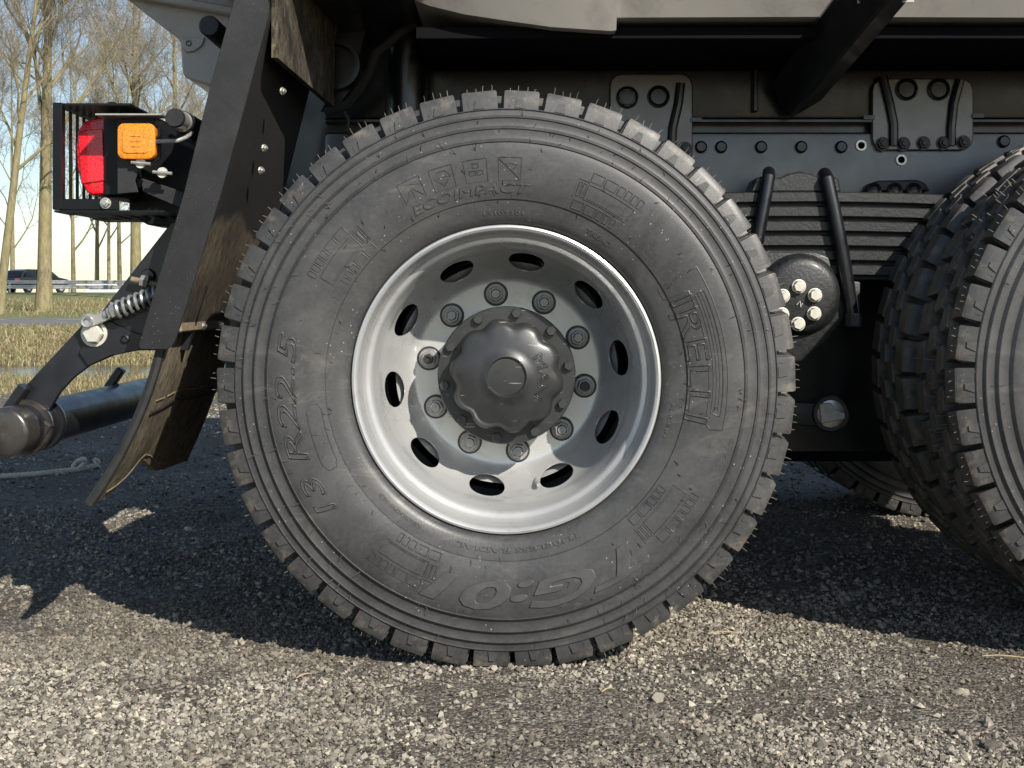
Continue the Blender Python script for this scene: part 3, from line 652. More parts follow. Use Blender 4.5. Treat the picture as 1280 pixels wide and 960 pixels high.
def big_p(mb):
    line(mb, [(31, .338), (27, .338), (26.2, .386), (-12, .386), (-13.5, .398)]); line(mb, [(31, .338), (31, .421), (-13, .421), (-13.5, .398)]); line(mb, [(24.5, .394), (-9, .394), (-9.6, .412), (24.5, .412), (24.5, .394)])
    line(mb, [(24.5, .400), (-8, .400)]); line(mb, [(24.5, .406), (-8, .406)])
relief('sidewall_emblem', big_p)
def icons(mb):
    for a in (116.3, 107.4, 98.2, 89.0):
        d = 3.05; cell(mb, a + d, a - d, .382, .424, .0020)
    a = 116.3; line(mb, [(a + 2.6, .386), (a, .408), (a - 2.6, .386)]); line(mb, [(a, .386), (a, .408)]); line(mb, [(a + 3, .408), (a, .416), (a - 3, .408)])
    a = 107.4; line(mb, [(a, .388), (a + 2.2, .405), (a + 1, .416), (a - 1, .416), (a - 2.2, .405), (a, .388)]); line(mb, [(a + 2.2, .405), (a - 2.2, .405)])
    a = 98.2
    for k in range(3):
        q = R(90 + 120 * k); c = (a - 1.2 * math.cos(q), .403 + .009 * math.sin(q)); cell(mb, c[0] + .8, c[0] - .8, c[1] - .004, c[1] + .004)
    a = 89.0; line(mb, [(a + 3, .423), (a - 3, .383)], .003); line(mb, [(a, .414), (a - 2, .410), (a - 1, .402)])
relief('sidewall_icons', icons)
def grid(c, d0, s):
    """line pattern: two rows of small cells either side of a long bar; c = start angle, s = direction"""
    def fn(mb):
        a = c
        cell(mb, c, c + s * 14, .375, .404); line(mb, [(c + s * 1, .378), (c + s * 13, .378)]); line(mb, [(c - s * 3.2, .372), (c - s * 3.2, .408), (c, .408)])
        for k, w_ in enumerate((3.2, 3.2, 1.6, 1.4, 1.3, 1.2)):
            cell(mb, a, a + s * w_, .411, .428); a += s * (w_ + .6)
        a = c - s * 2.6
        for k, w_ in enumerate((3.4, 3.4, 1.8, 1.5, 1.3)):
            cell(mb, a, a + s * w_, .352, .368); a += s * (w_ + .7)
        for k in range(2): cell(mb, c - s * (2.6 - k * 1.3), c - s * (1.8 - k * 1.3), .377, .403)
    return fn
relief('sidewall_pattern', grid(67, 0, -1)); relief('sidewall_pattern', grid(137, 0, 1)); relief('sidewall_pattern', grid(-46, 0, 1)); relief('sidewall_pattern', grid(247, 0, -1))
def pill(mb): line(mb, [(187, .362), (187, .377), (189, .384), (205, .384), (207, .377), (207, .362), (205, .356), (189, .356), (187, .362)], .002)
relief('sidewall_panel', pill)
arc_text('MAN', 36, -36, .064, .020, True, .0008, 'hub_lettering', surf=lambda r_: float(np.interp(r_, [.0465, .060, .078, .090, .096], [.0878, .089, .092, .0955, .0975])))
# vent hairs (stuff)
def hairs(wh, n_side, seed, a_lo, a_hi):
    r = random.Random(seed); mb = MB()
    for k in range(NL):
        a0 = k * PER + .02
        for j in range(4):
            a = a0 + (-.045 + j * .028 + r.uniform(-.006, .006)); y = .004 + r.uniform(0, .006); L = r.uniform(.006, .013)
            p = Vector((RO * math.cos(a), y, RO * math.sin(a)))
            if p.z < -.535: continue
            d = Vector((math.cos(a) + r.gauss(0, .12), r.gauss(-.05, .2), math.sin(a) + r.gauss(0, .12))).normalized(); mb.tube([p - d * .001, p + d * L * .6, p + d * L + Vector((r.gauss(0, .001), 0, r.gauss(0, .001)))], [.0008, .0007, .0005], 4)
        for yy in (.085, .11, .145, .17, .225):
            for j in range(2):
                a = a0 + r.uniform(0, PER); p = Vector((RO * math.cos(a), yy, RO * math.sin(a)))
                if p.z < -.53: continue
                d = Vector((math.cos(a), r.gauss(0, .2), math.sin(a))).normalized(); mb.tube([p - d * .012, p + d * r.uniform(.004, .012)], [.0008, .0005], 3)
    o = mb.build('tread_hairs', 'tan_hair', wh, merge=False); o['kind'] = 'stuff'
    mb = MB()
    for _ in range(n_side):
        a = r.uniform(0, 2 * PI); r_ = r.choice([.335, .352, .352, .455, .470, .490, .503, .44, .37, .40]) + r.uniform(-.004, .004)
        p = Vector((r_ * math.cos(a), ysurf(r_), r_ * math.sin(a))); t = Vector((-math.sin(a), 0, math.cos(a))); q = Vector((math.cos(a), 0, math.sin(a)))
        d = (t * r.gauss(0, .5) + q * r.gauss(.9, .3) + Vector((0, -r.uniform(.15, .7), 0))).normalized(); mb.tube([p, p + d * r.uniform(.006, .014)], [.0008, .0005], 3)
    o = mb.build('sidewall_hairs', 'black_rubber', wh, merge=False); o['kind'] = 'stuff'
hairs(main, 230, 3, 0, 0); hairs(fw, 150, 4, 0, 0)

# ---- chassis
RY = .80
def disc(mb, px, py, y, r_, h, n=16): c = P(px, py, y); mb.lathe([(.0002, -h), (r_ * .8, -h), (r_, -h * .7), (r_, .001)], n, c)
rail = MB().box((1.42, RY + .045, .995), (3.76, .09, .27)).build('chassis_rail', 'rail_grey_black', truck, bevel=.012, seg=3)
MB().box((1.42, 2 * TC - RY - .045, .995), (3.76, .09, .27)).build('chassis_rail', 'rail_grey_black', truck, bevel=.012, seg=3)
MB().box((1.42, RY + .07, 1.143), (3.76, .08, .026)).build('rail_spacer', 'chassis_black', truck)
MB().box((1.42, RY + .015, 1.1565), (3.76, .05, .012)).build('subframe_flange', 'chassis_black', truck, bevel=.003)
sub = MB().box((1.42, RY + .055, 1.31), (3.76, .09, .295)).build('subframe', 'subframe_black', truck, bevel=.01, seg=3)
MB().box((1.42, 2 * TC - RY - .055, 1.31), (3.76, .09, .295)).build('subframe', 'subframe_black', truck, bevel=.01, seg=3)
for x in (-.40, .15, .72, 1.35, 2.2): MB().box((x, TC, 1.10), (.12, 2 * (TC - RY) - .18, .34)).build('cross_member', 'chassis_black', truck, bevel=.01)
rv = MB(); rv.lathe([(.0002, -.012), (.011, -.012), (.0155, -.007), (.0155, .001)], 18); RVm = rv.mesh('rail_rivet', 'chassis_black')
for px in (876, 901, 951, 1001, 1051, 1254):
    p = P(px, 184 if px != 1254 else 177, RY); put('rail_rivet', RVm, rail, p)
for px, py in ((1076, 182), (1126, 200)):
    mb = MB(); c = P(px, py, RY); mb.lathe([(.0135, .001), (.0135, -.006), (.009, -.006), (.009, .0), (.0002, .0)], 18, c); mb.build('rail_plug', 'zinc', rail)
bolt_m = MB(); bolt_m.lathe([(.0002, -.018), (.007, -.018), (.008, -.016), (.008, -.012)], 12); bolt_m.lathe([(.008, -.012), (.013, -.012), (.014, -.010), (.014, -.001)], 6); bolt_m.lathe([(.014, -.002), (.018, -.002), (.018, .002)], 18)
BM = bolt_m.mesh('bolt', 'nut_dark'); BZ = bolt_m.mesh('bolt', 'zinc')
def bracket(px0, px1, py0, py1, holes, slots, bolts):
    y = RY - .012
    def rr(x0, x1, z0, z1, rad):
        out = []
        for cx_, cz_, a0 in ((x1 - rad, z1 - rad, 0), (x0 + rad, z1 - rad, 90), (x0 + rad, z0 + rad, 180), (x1 - rad, z0 + rad, 270)):
            out += [(cx_ + rad * math.cos(R(a0 + k * 30)), cz_ + rad * math.sin(R(a0 + k * 30))) for k in range(4)]
        return out
    (x0, z1), (x1, z0) = XZ(px0, py0, y), XZ(px1, py1, y)
    b = MB().prism(rr(x0, x1, z0, z1, .03), y, RY + .001).build('mounting_bracket', 'rail_grey_black', truck, bevel=.003)
    for px, py in holes:
        mb = MB(); c = P(px, py, y); mb.lathe([(.020, .002), (.026, .001), (.028, -.006), (.024, -.008), (.021, -.004)], 28, c); mb.lathe([(.0002, -.0035), (.019, -.0035), (.021, -.001)], 6 if px < 800 else 24, c); mb.build('boss', 'chassis_black', b)
    for pts in slots:
        MB().tube([P(px, py, y - .004) for px, py in pts], [.012, .012, .012, .012][:len(pts)], 10).build('weld_rib', 'chassis_black', b)
    for px, py in bolts: put('bracket_bolt', BM, b, P(px, py, y))
bracket(762, 866, 92, 205, [(784, 122), (823, 121)], [[(851, 104), (848, 130), (841, 160), (840, 180)]], [(856, 186)])
bracket(1090, 1217, 98, 188, [(1133, 112), (1173, 112)], [[(1103, 95), (1112, 130), (1117, 155), (1117, 182)], [(1200, 100), (1192, 130), (1189, 160), (1189, 182)]], [(1103, 180), (1129, 180), (1154, 179), (1179, 179), (1204, 178)])
for px, py in ((869, 150), (1085, 147), (1221, 145)):
    MB().beam(P(px - 6, py, RY - .012), P(px + 8, py, RY - .012), .012, .010).build('stop_pin', 'chassis_black', truck)
MB().box(P(905, 33, .62), (.20, .08, .028)).build('rubber_pad', 'black_rubber', truck, bevel=.004)
# air cylinder behind the tyre crown, vertical ribs on the subframe
MB().tube([P(508, 175, .74), P(508, 48, .74)], .052, 28).build('air_cylinder', 'chassis_black', truck)
for px, t, b in ((944, 70, 140),):
    MB().beam(P(px, t, RY - .008), P(px, b, RY - .008), .014, .016, (0, 1, 0)).build('gusset_rib', 'chassis_black', truck, bevel=.003)
# diagonal body strut
MB().beam(P(994, 116, .76), P(1118, -40, .05), .10, .10, (0, -1, .3)).build('body_strut', 'chassis_black', truck, bevel=.006)
MB().beam(P(1072, 1, .14), P(1142, 0, .14), .006, .010, (0, 0, 1)).build('strut_lip', 'body_paint', truck)

# ---- bogie: leaf springs, trunnion, U-bolts, torque rod
SY = .60
for i in range(6):
    zc = CH + (HZ - 246 - i * 18.2) * (SY + CD) / FPX; Lh = .62 - i * .035; xs = [.70 + Lh * (k / 7 - 1) for k in range(15)]
    mb = MB(); vs = []; cam_ = lambda x: -.022 * ((x - .70) / .6) ** 2
    th = .026
    for x in xs:
        for y, dz in ((SY, -th / 2 + .003), (SY, th / 2 - .003), (SY + .004, th / 2), (SY + .09, th / 2), (SY + .09, -th / 2), (SY + .004, -th / 2)): vs.append(Vector((x, y, zc + cam_(x) + dz)))
    fs = [(k * 6 + j, k * 6 + (j + 1) % 6, (k + 1) * 6 + (j + 1) % 6, (k + 1) * 6 + j) for k in range(14) for j in range(6)] + [tuple(range(6)), tuple(range(14 * 6 + 5, 14 * 6 - 1, -1))]
    mb.add(vs, fs).build('spring_leaf', 'spring_black', truck)
    MB().box((.70, SY + .05, zc - .0175), (1.0 - i * .06, .07, .011)).build('leaf_liner', 'black_rubber', truck)
MB().prism([XZ(*q, SY) for q in ((938, 240), (946, 222), (958, 219), (975, 222), (985, 217), (1000, 214), (1015, 217), (1028, 224), (1036, 220), (1048, 222), (1052, 240))], SY + .002, SY + .10).build('spring_clamp', 'spring_black', truck, bevel=.004)
mb = MB(); mb.tube([P(961, 219, SY + .07), P(961, 216, SY + .02), P(961, 222, SY - .012), P(956, 250, SY - .016), P(948, 295, SY - .018), P(940, 340, SY - .018)], .0155, 14).build('u_bolt', 'chassis_black', truck)
ub = MB().tube([P(1029, 221, SY + .07), P(1031, 218, SY + .02), P(1034, 224, SY - .012), P(1042, 260, SY - .016), P(1052, 310, SY - .018), P(1063, 375, SY - .018), P(1066, 398, SY - .018)], .0165, 14).build('u_bolt', 'chassis_black', truck)
c = P(1067, 400, SY - .030); mb = MB(); m0 = len(mb.v); mb.lathe([(.0002, -.016), (.017, -.016), (.0195, -.013), (.0195, .013), (.017, .016), (.0002, .016)], 6)
for v in mb.v: v.y, v.z = v.z, v.y
for v in mb.v: v += c
mb.build('u_bolt_nut', 'nut_dark', ub)
MB().prism([XZ(*q, SY) for q in ((930, 316), (1020, 316), (1036, 322), (1046, 350), (1075, 352), (1075, 392), (1055, 396), (1030, 430), (1000, 452), (940, 452))], SY - .006, SY + .12).build('spring_saddle', 'spring_black', truck, bevel=.006, seg=2)
c = P(1000, 368, SY - .01); TR = MB().lathe([(.0002, -.028), (.068, -.028), (.080, -.024), (.090, -.016), (.094, -.004), (.097, .0), (.097, .05)], 56, c).build('trunnion_cap', 'spring_black', truck)
mb = MB(); mb.lathe([(.0002, -.019), (.0125, -.019), (.0140, -.017), (.0140, -.007)], 6); mb.lathe([(.014, -.008), (.0165, -.0075), (.0165, .001)], 20); TB = mb.mesh('trunnion_bolt', 'zinc_white')
for px, py in ((998, 358), (1018, 369), (1017, 392), (997, 405), (977, 393), (978, 370)): put('trunnion_bolt', TB, TR, P(px, py, SY - .01 - .028), rot=(0, random.random(), 0))
# paint mark on the trunnion cap
MB().tube([P(996, 381, SY - .040), P(1000, 376, SY - .040), P(1001, 384, SY - .040), P(1003, 379, SY - .040)], .0012, 5).build('paint_mark', 'road_paint', TR)
MB().lathe([(.055, 0), (.055, 2 * (TC - SY))], 24, P(1000, 368, SY)).build('trunnion_axle', 'chassis_black', truck)
tq = MB().beam(P(900, 512, SY - .03), P(1032, 518, SY - .03), .05, .055).build('torque_rod', 'spring_black', truck, bevel=.012, seg=2)
MB().lathe([(.024, -.03), (.040, -.03), (.044, -.024), (.044, .024), (.040, .03)], 32, P(1035, 516, SY - .03)).build('rod_eye', 'spring_black', tq, smooth=40)
MB().lathe([(.0002, -.034), (.026, -.034), (.032, -.031), (.034, .0)], 24, P(1035, 516, SY - .03)).build('rod_bushing', 'zinc', tq)
MB().prism([XZ(*q, SY - .07) for q in ((1024, 505), (1038, 503), (1044, 512), (1056, 516), (1056, 524), (1042, 526), (1026, 530))], SY - .075, SY - .06).build('rod_clip', 'nut_grey', tq, bevel=.002)
sp = MB().prism([XZ(*q, RY) for q in ((1076, 240), (1082, 231), (1094, 227), (1142, 226), (1152, 230), (1158, 240))], RY - .03, RY + .001).build('spring_stop', 'spring_black', truck, bevel=.003)
for px in (1092, 1118, 1142): MB().lathe([(.0002, -.008), (.006, -.008), (.010, -.006), (.014, -.010), (.019, -.006), (.019, .001)], 22, P(px, 238, RY - .03)).build('stop_boss', 'spring_black', sp)
# axles
for x in (0, WB):
    MB().tube([(x, .30, AZ), (x, TC - .35, AZ), (x, TC - .16, AZ), (x, TC, AZ), (x, TC + .16, AZ), (x, TC + .35, AZ), (x, 2 * TC - .30, AZ)], [.075, .08, .17, .21, .17, .08, .075], 24).build('axle', 'chassis_black', truck)
    MB().lathe([(.19, 2 * TC - .29), (.205, 2 * TC - .31), (.205, 2 * TC - .56), (.02, 2 * TC - .56)], 40, (x, 0, AZ)).build('brake_drum', 'black_rubber', truck)
MB().tube([(.1, TC, .60), (WB + 1.2, TC, .75)], .06, 16).build('drive_shaft', 'chassis_black', truck)
for q in ((0.35, .62), (1.05, .62)): MB().beam((q[0], TC - .35, .95), (q[0], TC - .1, q[1]), .08, .08).build('link_arm', 'chassis_black', truck)
MB().box((.82, TC, .62), (.56, .5, .68)).build('bogie_crossbeam', 'chassis_black', truck, bevel=.03)  # cross beam deepened to keep the gap before the far wheel black
MB().prism([XZ(*q, .05) for q in ((896, 196), (880, 150))] + [XZ(900, 150, .05)], .9, .95).build('bracket_stub', 'chassis_black', truck)

# ---- tipper body
BY = .30
lower = [(-.95, 1.80), (-.30, 1.55)] + [XZ(*q, BY) for q in ((500, -12), (535, 2), (580, 13), (640, 22), (690, 29), (765, 34), (772, 33), (772, 17), (1040, 16), (1280, 17), (1900, 17))]  # rear overhang out of view, drawn out to shade the tail
mb = MB(); n = len(lower); vs = []
for y, k in ((BY + .04, 0), (BY - .20, 1), (BY - .20, 2), (2 * TC - BY + .2, 2), (2 * TC - BY + .2, 1), (2 * TC - BY - .04, 0)):   # tub: lower sides slope inwards
    vs += [Vector((x, y, (z, 1.62 + .0 * x, 2.55)[k])) for x, z in lower]
fs = [(k * n + i, k * n + i + 1, ((k + 1) % 6) * n + i + 1, ((k + 1) % 6) * n + i) for k in range(6) for i in range(n - 1)] + [tuple(k * n for k in range(6)), tuple(k * n + n - 1 for k in range(5, -1, -1))]
body = mb.add(vs, fs).build('tipper_body', 'body_paint', truck)
MB().box((1.5, TC, 1.296), (3.4, 2 * (TC - BY) - .16, .024)).build('shade_sheet', 'under_black', truck)  # added black sheet, its colour stands in for shade under the body
MB().box((-.30, .555, 1.47), (.26, .87, .22)).build('shade_beam', 'chassis_black', truck, bevel=.01)  # added beam, brought forward out of view to shade the hanging plate
MB().box((1.1, TC, 1.475), (3.6, 2 * (TC - BY) - .3, .04)).build('body_floor', 'chassis_black', body)
TYY = .75
tail = MB().prism([XZ(*q, TYY) for q in ((60, -80), (160, 0), (225, 50), (228, 94), (240, 101), (268, 109), (345, 118), (345, -120), (60, -120))], TYY, 2 * TC - TYY).build('body_tail', 'body_paint', truck, bevel=.006)
MB().prism([XZ(*q, TYY) for q in ((228, 50), (257, 47), (253, 58), (243, 65), (233, 66), (228, 60))], TYY - .008, TYY + .001).build('hinge_plate', 'body_paint', tail, bevel=.002)
MB().lathe([(.0035, .002), (.0072, .001), (.0072, -.010), (.005, -.0105)], 20, P(237, 55, TYY)).build('hinge_pin', 'chassis_black', tail)
MB().beam(P(150, -10, TYY - .02), P(330, 22, TYY - .02), .05, .02).build('tail_rib', 'body_paint', tail, bevel=.004)
MB().lathe([(.0002, 0), (.019, 0), (.0215, .003), (.0215, .18), (.0002, .18)], 28, P(261, 32, .16)).build('stop_rod', 'panel_black', truck, smooth=40)

# ---- rear mudguard: side panel, inner guard, clamp bar, flap
PY = -.020
panel = [(294, -6), (262, 110), (230, 240), (173, 432), (176, 437), (207, 437), (215, 433), (220, 424), (277, 240), (308, 125), (336, 18), (336, 6), (332, -6)]
pn = MB().prism([XZ(*q, PY) for q in panel[:1] + panel[1:]], PY, PY + .005)
pn.build('guard_side_panel', 'panel_black', truck, bevel=.0012)
MB().prism([XZ(294, -6, PY), XZ(332, -6, PY), (-.42, 1.75), (-.50, 1.75)], PY, PY + .005).build('guard_panel_top', 'panel_black', truck, bevel=.001)
g0, g1, g2 = XZ(222, 410, 0), XZ(277, 240, 0), XZ(333, 15, 0)
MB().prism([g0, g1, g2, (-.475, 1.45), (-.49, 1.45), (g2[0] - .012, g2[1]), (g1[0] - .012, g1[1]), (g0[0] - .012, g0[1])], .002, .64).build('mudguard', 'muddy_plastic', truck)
for px, py, y in ((353, 114, .15), (330, 185, .18), (326, 213, .18)): put('guard_bolt', BZ, truck, P(px, py, y), rot=(0, 0, R(60)), scale=(.45, .45, .45))
cb = MB().box((-.640, .33, .655), (.022, .62, .022)).build('clamp_bar', 'rusty_bar', truck, bevel=.003)
MB().box((-.632, .33, .680), (.014, .62, .010)).build('clamp_strip', 'black_rubber', truck, bevel=.002)
for y in (.20, .36, .52): put('clamp_bolt', BZ, cb, (-.628, y, .653), rot=(0, 0, R(80)), scale=(.5, .5, .5))
mb = MB(); nu, nv = 18, 16
def flap(u, v, off):
    y = .012 + .61 * v
    x = -.652 - .03 * u - .085 * u ** 1.5; z = .650 - .325 * u
    z += u * u * (.045 * math.exp(-((v - .38) / .16) ** 2) - .012 * math.exp(-(v / .15) ** 2))
    x += -.030 * u ** 3 * math.exp(-(v / .30) ** 2) + .012 * u * math.sin(v * 7.0) * .6
    return Vector((x - off, y, z))
for off in (0, .010):
    for i in range(nu + 1):
        for j in range(nv + 1): mb.v.append(flap(i / nu, j / nv, off))
K = (nu + 1) * (nv + 1); ix = lambda i, j, o: o * K + i * (nv + 1) + j
for o in (0, 1): mb.f += [(ix(i, j, o), ix(i, j + 1, o), ix(i + 1, j + 1, o), ix(i + 1, j, o)) for i in range(nu) for j in range(nv)]
for i in range(nu): mb.f += [(ix(i, 0, 0), ix(i + 1, 0, 0), ix(i + 1, 0, 1), ix(i, 0, 1)), (ix(i, nv, 0), ix(i + 1, nv, 0), ix(i + 1, nv, 1), ix(i, nv, 1))]
for j in range(nv): mb.f += [(ix(0, j, 0), ix(0, j + 1, 0), ix(0, j + 1, 1), ix(0, j, 1)), (ix(nu, j, 0), ix(nu, j + 1, 0), ix(nu, j + 1, 1), ix(nu, j, 1))]
fl_ = mb.build('mud_flap', 'muddy_flap', truck)
MB().tube([flap(.0 + i / 14, 0, .008) + Vector((0, -.002, 0)) for i in range(15)], .010, 8).build('flap_edge', 'black_rubber', fl_)
MB().tube([flap(.50 - .0 * i, .06 + .92 * i / 12, -.001) for i in range(13)], .003, 6).build('flap_ridge', 'black_rubber', fl_)
for i in range(7): MB().tube([flap(.43, .08 + i * .13, -.0005), flap(.43, .17 + i * .13, -.0005)], .0018, 5).build('flap_stitch', 'rusty_bar', fl_)
MB().tube([flap(.95, .05 + .93 * i / 14, -.0005) for i in range(15)], .0018, 5).build('flap_hem', 'rusty_bar', fl_)
# hanging plate in front of the guard, hoses and brackets above the tyre
a0, a1 = P(347, 72, .05), P(418, 134, .60)
mb = MB(); vs = []
for o in (0, .012):
    for p, zt in ((a0, 1.75), (a1, 1.75)): vs += [Vector((p.x - o, p.y, p.z)), Vector((p.x - o, p.y, zt))]
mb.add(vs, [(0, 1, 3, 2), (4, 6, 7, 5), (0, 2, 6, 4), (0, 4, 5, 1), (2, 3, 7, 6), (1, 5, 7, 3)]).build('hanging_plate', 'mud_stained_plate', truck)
MB().lathe([(.05, -.02), (.06, -.02), (.062, .0), (.062, .03), (.05, .03), (.05, -.02)], 40, P(420, 82, .68)).build('hose_clamp', 'chassis_black', truck)
MB().prism([XZ(*q, .70) for q in ((420, 0), (468, 0), (440, 110), (425, 132), (400, 140), (418, 100))], .70, .715).build('tail_bracket', 'chassis_black', truck, bevel=.003)
MB().tube([P(520, 30, .60), P(498, 42, .60), P(485, 55, .60), P(470, 66, .61), P(464, 85, .62), P(452, 108, .64), P(436, 130, .66), P(408, 141, .68)], .012, 10).build('air_hose', 'black_rubber', truck)
MB().tube([P(430, 140, .66), P(436, 150, .66), P(434, 162, .66), P(440, 176, .68)], .005, 8).build('cable', 'black_rubber', truck)
MB().lathe([(.0002, -.03), (.012, -.03), (.014, -.02), (.014, .02)], 14, P(495, 8, .6)).build('hose_fitting', 'nut_dark', truck)
MB().box((-.42, .86, 1.18), (.5, .05, .5)).build('rear_cross_plate', 'chassis_black', truck, bevel=.01)
MB().prism([XZ(*q, .70) for q in ((525, 22), (632, 34), (634, 48), (522, 50))], .70, .78).build('body_rest', 'chassis_black', truck, bevel=.003)

# ---- rear underrun bar with its arm, spring and bolts
TX, TZ = -.969, .451
ubar = MB().lathe([(.0002, .012), (.047, .012), (.047, .10), (.047, 2 * TC - .0), (.0002, 2 * TC)], 40, (TX, 0, TZ)).build('underrun_bar', 'arm_black', truck, smooth=50)
MB().lathe([(.0002, .006), (.038, .004), (.045, .006), (.0485, .012), (.0485, .070)], 40, (TX, 0, TZ)).build('bar_end_cap', 'worn_tube', ubar, smooth=60)
for y in (.12, .20): MB().lathe([(.046, -.010), (.054, -.010), (.056, -.007), (.056, .007), (.054, .010), (.046, .010)], 36, (TX, y, TZ)).build('bar_collar', 'worn_tube' if y < .15 else 'arm_black', ubar)
AY = .13
armp = [(214, 278), (125, 392), (108, 396), (101, 408), (19, 496), (14, 512), (22, 528), (44, 533), (60, 515), (75, 490), (92, 472), (112, 457), (142, 444), (173, 438), (235, 438), (275, 300), (255, 270)]
arm = MB().prism([XZ(*q, AY) for q in armp], AY, AY + .014).build('underrun_arm', 'arm_black', truck, bevel=.0015)
for y, dz in ((AY - .02, 0), (.78, 0)):
    MB().beam((TX - .03, y, TZ + .035), (TX + .005, y, TZ + .085), .03, .02).build('arm_lug', 'arm_black', ubar, bevel=.003)
MB().beam(P(46, 552, AY - .015), P(62, 528, AY - .015), .03, .02).build('arm_lug', 'black_rubber', ubar, bevel=.003)
MB().prism([XZ(*q, AY) for q in ((125, 405), (140, 402), (165, 414), (178, 418), (180, 436), (140, 444), (112, 457), (100, 440))], AY - .009, AY + .001).build('arm_doubler', 'arm_black', arm, bevel=.001)
hx = MB(); hexprism(hx, .0205, -.017, .0, 6, .003); hx.lathe([(.02, -.003), (.0265, -.003), (.0265, .001)], 28); hx.build('hex_bolt', 'zinc_white', arm, P(118, 417, AY - .009), smooth=30)
MB().lathe([(.0055, .002), (.009, .001), (.009, -.003), (.0065, -.004)], 18, P(156, 424, AY - .009)).build('arm_bore', 'chassis_black', arm)
f0 = AY - .03
MB().prism([XZ(*q, f0) for q in ((101, 396), (110, 391), (120, 393), (138, 384), (143, 397), (121, 406), (110, 410), (102, 406))], f0, f0 + .012).build('spring_fork', 'zinc', truck, bevel=.0015)
MB().lathe([(.0065, -.004), (.011, -.005), (.0125, -.002), (.0125, .026)], 20, P(109, 402, f0)).build('fork_pin', 'nut_grey', truck)
s0, s1 = P(133, 393, f0), P(215, 360, f0); dv = (s1 - s0).normalized(); u_ = dv.cross(Vector((0, 1, 0))).normalized(); v_ = Vector((0, 1, 0)); pts = []
for i in range(200):
    t = i / 199; a = t * 2 * PI * 9; pts.append(s0.lerp(s1, .12 + .85 * t) + (u_ * math.cos(a) + v_ * math.sin(a)) * .0165)
MB().tube(pts, .0034, 7).build('coil_spring', 'spring_steel', truck)
MB().tube([s0 - dv * .004, s1], .0075, 12).build('spring_rod', 'nut_grey', truck)
MB().tube([s0 + dv * .004, s0 + dv * .011, s0 + dv * .0111, s0 + dv * .022], [.012, .012, .015, .015], 6).build('spring_seat', 'zinc', truck)
MB().tube([P(164, 349, AY - .02), P(205, 358, AY - .02)], .0062, 10).build('adjuster_rod', 'rusty_bar', truck)
MB().tube([P(176, 351, AY - .02), P(181, 352, AY - .02)], .0125, 6).build('adjuster_nut', 'nut_grey', truck); MB().tube([P(181, 352.2, AY - .02), P(187, 353.5, AY - .02)], .014, 6).build('adjuster_nut', 'nut_dark', truck)
MB().lathe([(.0002, -.012), (.012, -.012), (.015, -.006), (.015, .02)], 18, P(186, 345, AY)).build('pivot_boss', 'arm_black', truck)

# ---- tail lamp cage with red lamp, side marker lamp
X0 = P(66, 130, .0).x; ZT = P(66, 128, .0).z; ZB = P(66, 262, .0).z; DY = .34; X1 = P(140, 130, 0).x
cg = MB(); cg.box((X0 + .008, .008, (ZT + ZB) / 2), (.018, .016, ZT - ZB)); cage = cg.build('lamp_cage', 'black_plastic', truck, bevel=.0015)
MB().box(((X0 + X1) / 2 + .01, .008, ZB + .010), (X1 - X0 + .0, .012, .022)).build('cage_bar', 'black_plastic', cage, bevel=.0015)
MB().box((X0 + .006, DY - .006, (ZT + ZB) / 2), (.012, .012, ZT - ZB - .004)).build('cage_post', 'black_plastic', cage, bevel=.0015)
MB().box(((X0 + X1) / 2 + .012, DY / 2 + .008, ZT - .001), (X1 - X0 + .036, DY - .018, .004)).build('cage_top', 'black_plastic', cage)
MB().prism([(X0 + .002, ZB - .001), (X1 + .10, ZB - .001), (X1 + .10, ZB - .005), (X0 + .002, ZB - .005)], .002, .10).build('cage_floor', 'black_plastic', cage)
MB().prism([(X0 + .002, ZB - .001), (X1 + .10, ZB - .001), (X1 + .10, ZB - .005), (X0 + .002, ZB - .005)], .24, DY).build('cage_floor', 'black_plastic', cage)
for k in range(7): MB().box((X0 + .02 + k * .028, .17, ZB - .003), (.011, .144, .004)).build('floor_slat', 'black_plastic', cage)
for k in range(7): MB().box((X0 + .004, .05 + k * .042, (ZT + ZB) / 2), (.005, .006, ZT - ZB - .01)).build('grille_bar', 'black_plastic', cage)
put('cage_bolt', BZ, cage, P(132, 254, .0), scale=(.6, .6, .6))
MB().beam(P(141, 128, 0.30), P(141, 255, 0.30), .014, .02, (0, 1, 0)).build('cage_post', 'black_plastic', cage, bevel=.001)
MB().prism([XZ(130, 125, 0), XZ(167, 143, .0), XZ(230, 176, .0), XZ(230, 182, .0), XZ(150, 142, .0), XZ(130, 130, 0)], .10, .11).build('cage_rail', 'black_plastic', cage)
# red lamp
ly = .085; zt, zb = P(110, 146, ly).z, P(110, 244, ly).z; xl, xr = P(95, 200, ly).x, P(131, 200, ly).x
lampx = [(xr, zt), (xr - .026, zt - .004), (xl + .014, zt - .010), (xl + .004, zt - .026), (xl, zt - .06), (xl + .002, zt - .10), (xl + .008, zb + .030), (xl + .020, zb + .008), (xr - .03, zb), (xr, zb + .002)]
lamp = MB().prism(lampx, ly, ly + .21).build('tail_lamp', 'lens_red', truck, bevel=.006, seg=3)
MB().prism([XZ(98, 164, ly), XZ(129, 161, ly), XZ(131, 226, ly), XZ(102, 230, ly)], ly - .004, ly + .003).build('side_reflector', 'lens_red', lamp, bevel=.0015)
MB().box((xr + .022, ly + .11, (zt + zb) / 2), (.045, .24, zt - zb + .01)).build('lamp_housing', 'black_plastic', lamp, bevel=.006)
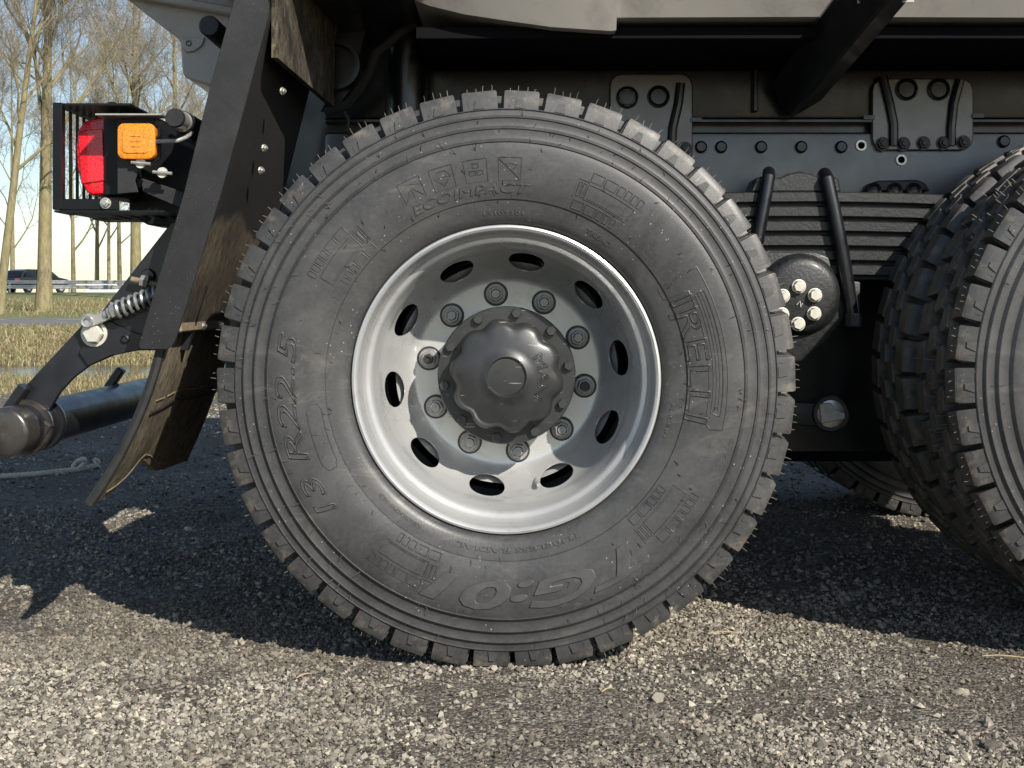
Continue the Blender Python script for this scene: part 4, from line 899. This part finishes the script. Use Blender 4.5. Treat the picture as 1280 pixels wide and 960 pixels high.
# support box and plates
MB().prism([XZ(*q, .06) for q in ((134, 140), (205, 146), (232, 176), (250, 190), (222, 282), (160, 276), (136, 262))], .20, .32).build('lamp_bracket', 'black_plastic', truck, bevel=.003)
MB().prism([XZ(*q, .03) for q in ((146, 148), (170, 148), (192, 148), (192, 180), (176, 200), (168, 226), (172, 240), (146, 242))], .034, .038).build('marker_plate', 'panel_black', truck, bevel=.0008)
MB().beam(P(124, 145, .02), P(206, 145, .02), .05, .003).build('bracket_shelf', 'zinc', truck)
MB().prism([XZ(*q, .06) for q in ((175, 222), (230, 240), (228, 262), (178, 240))], .06, .10).build('bracket_arm', 'panel_black', truck, bevel=.002)
mk = P(170, 176, .012); hw = .0365
def rrect(cx_, cz_, w_, h_, rad, k=5):
    out = []
    for sx, sz, a0_ in ((1, 1, 0), (-1, 1, 90), (-1, -1, 180), (1, -1, 270)):
        out += [(cx_ + sx * (w_ - rad) + rad * math.cos(R(a0_ + 90 * i / k)), cz_ + sz * (h_ - rad) + rad * math.sin(R(a0_ + 90 * i / k))) for i in range(k + 1)]
    return out
ml = MB().prism(rrect(mk.x, mk.z, hw, hw * .96, .014), mk.y, mk.y + .024).build('side_marker_lamp', 'lens_orange', truck, bevel=.004, seg=2)
MB().prism(rrect(mk.x, mk.z, hw * .72, hw * .66, .008), mk.y - .0022, mk.y + .002).build('lamp_lens', 'lens_orange', ml, bevel=.001)
for k in range(3): MB().box((mk.x, mk.y - .0028, mk.z + .010 - k * .010), (.020, .002, .005)).build('lens_cell', 'lens_orange', ml, bevel=.0008)
MB().prism(rrect(mk.x + .003, mk.z - .002, hw + .002, hw, .014), mk.y + .023, mk.y + .029).build('lamp_base', 'black_plastic', ml)
for px, py in ((178, 204), (205, 216)):
    MB().tube([P(px - 14, py - 1, .02), P(px + 10, py + 1, .02)], .0035, 8).build('wing_screw', 'zinc', truck); MB().lathe([(.0002, -.004), (.010, -.004), (.011, 0), (.010, .004)], 18, P(px - 2, py, .026)).build('washer', 'zinc_white', truck)
c = P(218, 147, -.03); MB().lathe([(.0002, 0), (.0165, 0), (.0180, .002), (.0185, .010)], 28, c).build('tube_cap', 'panel_black', truck, smooth=50)
MB().lathe([(.0178, .010), (.0178, .055), (.020, .058), (.020, .075)], 28, c).build('lamp_tube', 'zinc', truck); MB().lathe([(.0215, .060), (.0215, .20)], 28, c).build('tube_sleeve', 'black_rubber', truck)
MB().tube([P(193, 177, .02), P(222, 176, .02), P(232, 172, .03), P(240, 166, .05)], .0042, 8).build('lamp_cable', 'nut_grey', truck)

# straw bits on the gravel
for px, py, dx, dy, lb in ((905, 796, .035, .004, 'pale straw stalk on the gravel between the two tyres'), (1255, 826, .04, -.006, 'straw stalk lying at the edge of the shadow of the second tyre'), (760, 868, .012, .012, 'small bent straw bit on gravel before the big tyre'), (380, 850, .012, .016, 'small brown straw bit at the edge of the tyre shadow')):
    D = CH * FPX / (py - HZ); p = Vector((CX + (px - 640) * D / FPX, D - CD, .008)); st = empty('straw_stalk', p)
    tag(st, lb, 'straw')
    MB().tube([(-dx, -dy, .0), (-dx * .3, -dy * .2, .003), (dx * .4, dy * .6, .002), (dx, dy, -.001)], [.0012, .0013, .0012, .0008], 6).build('stalk', 'straw_bit', st)
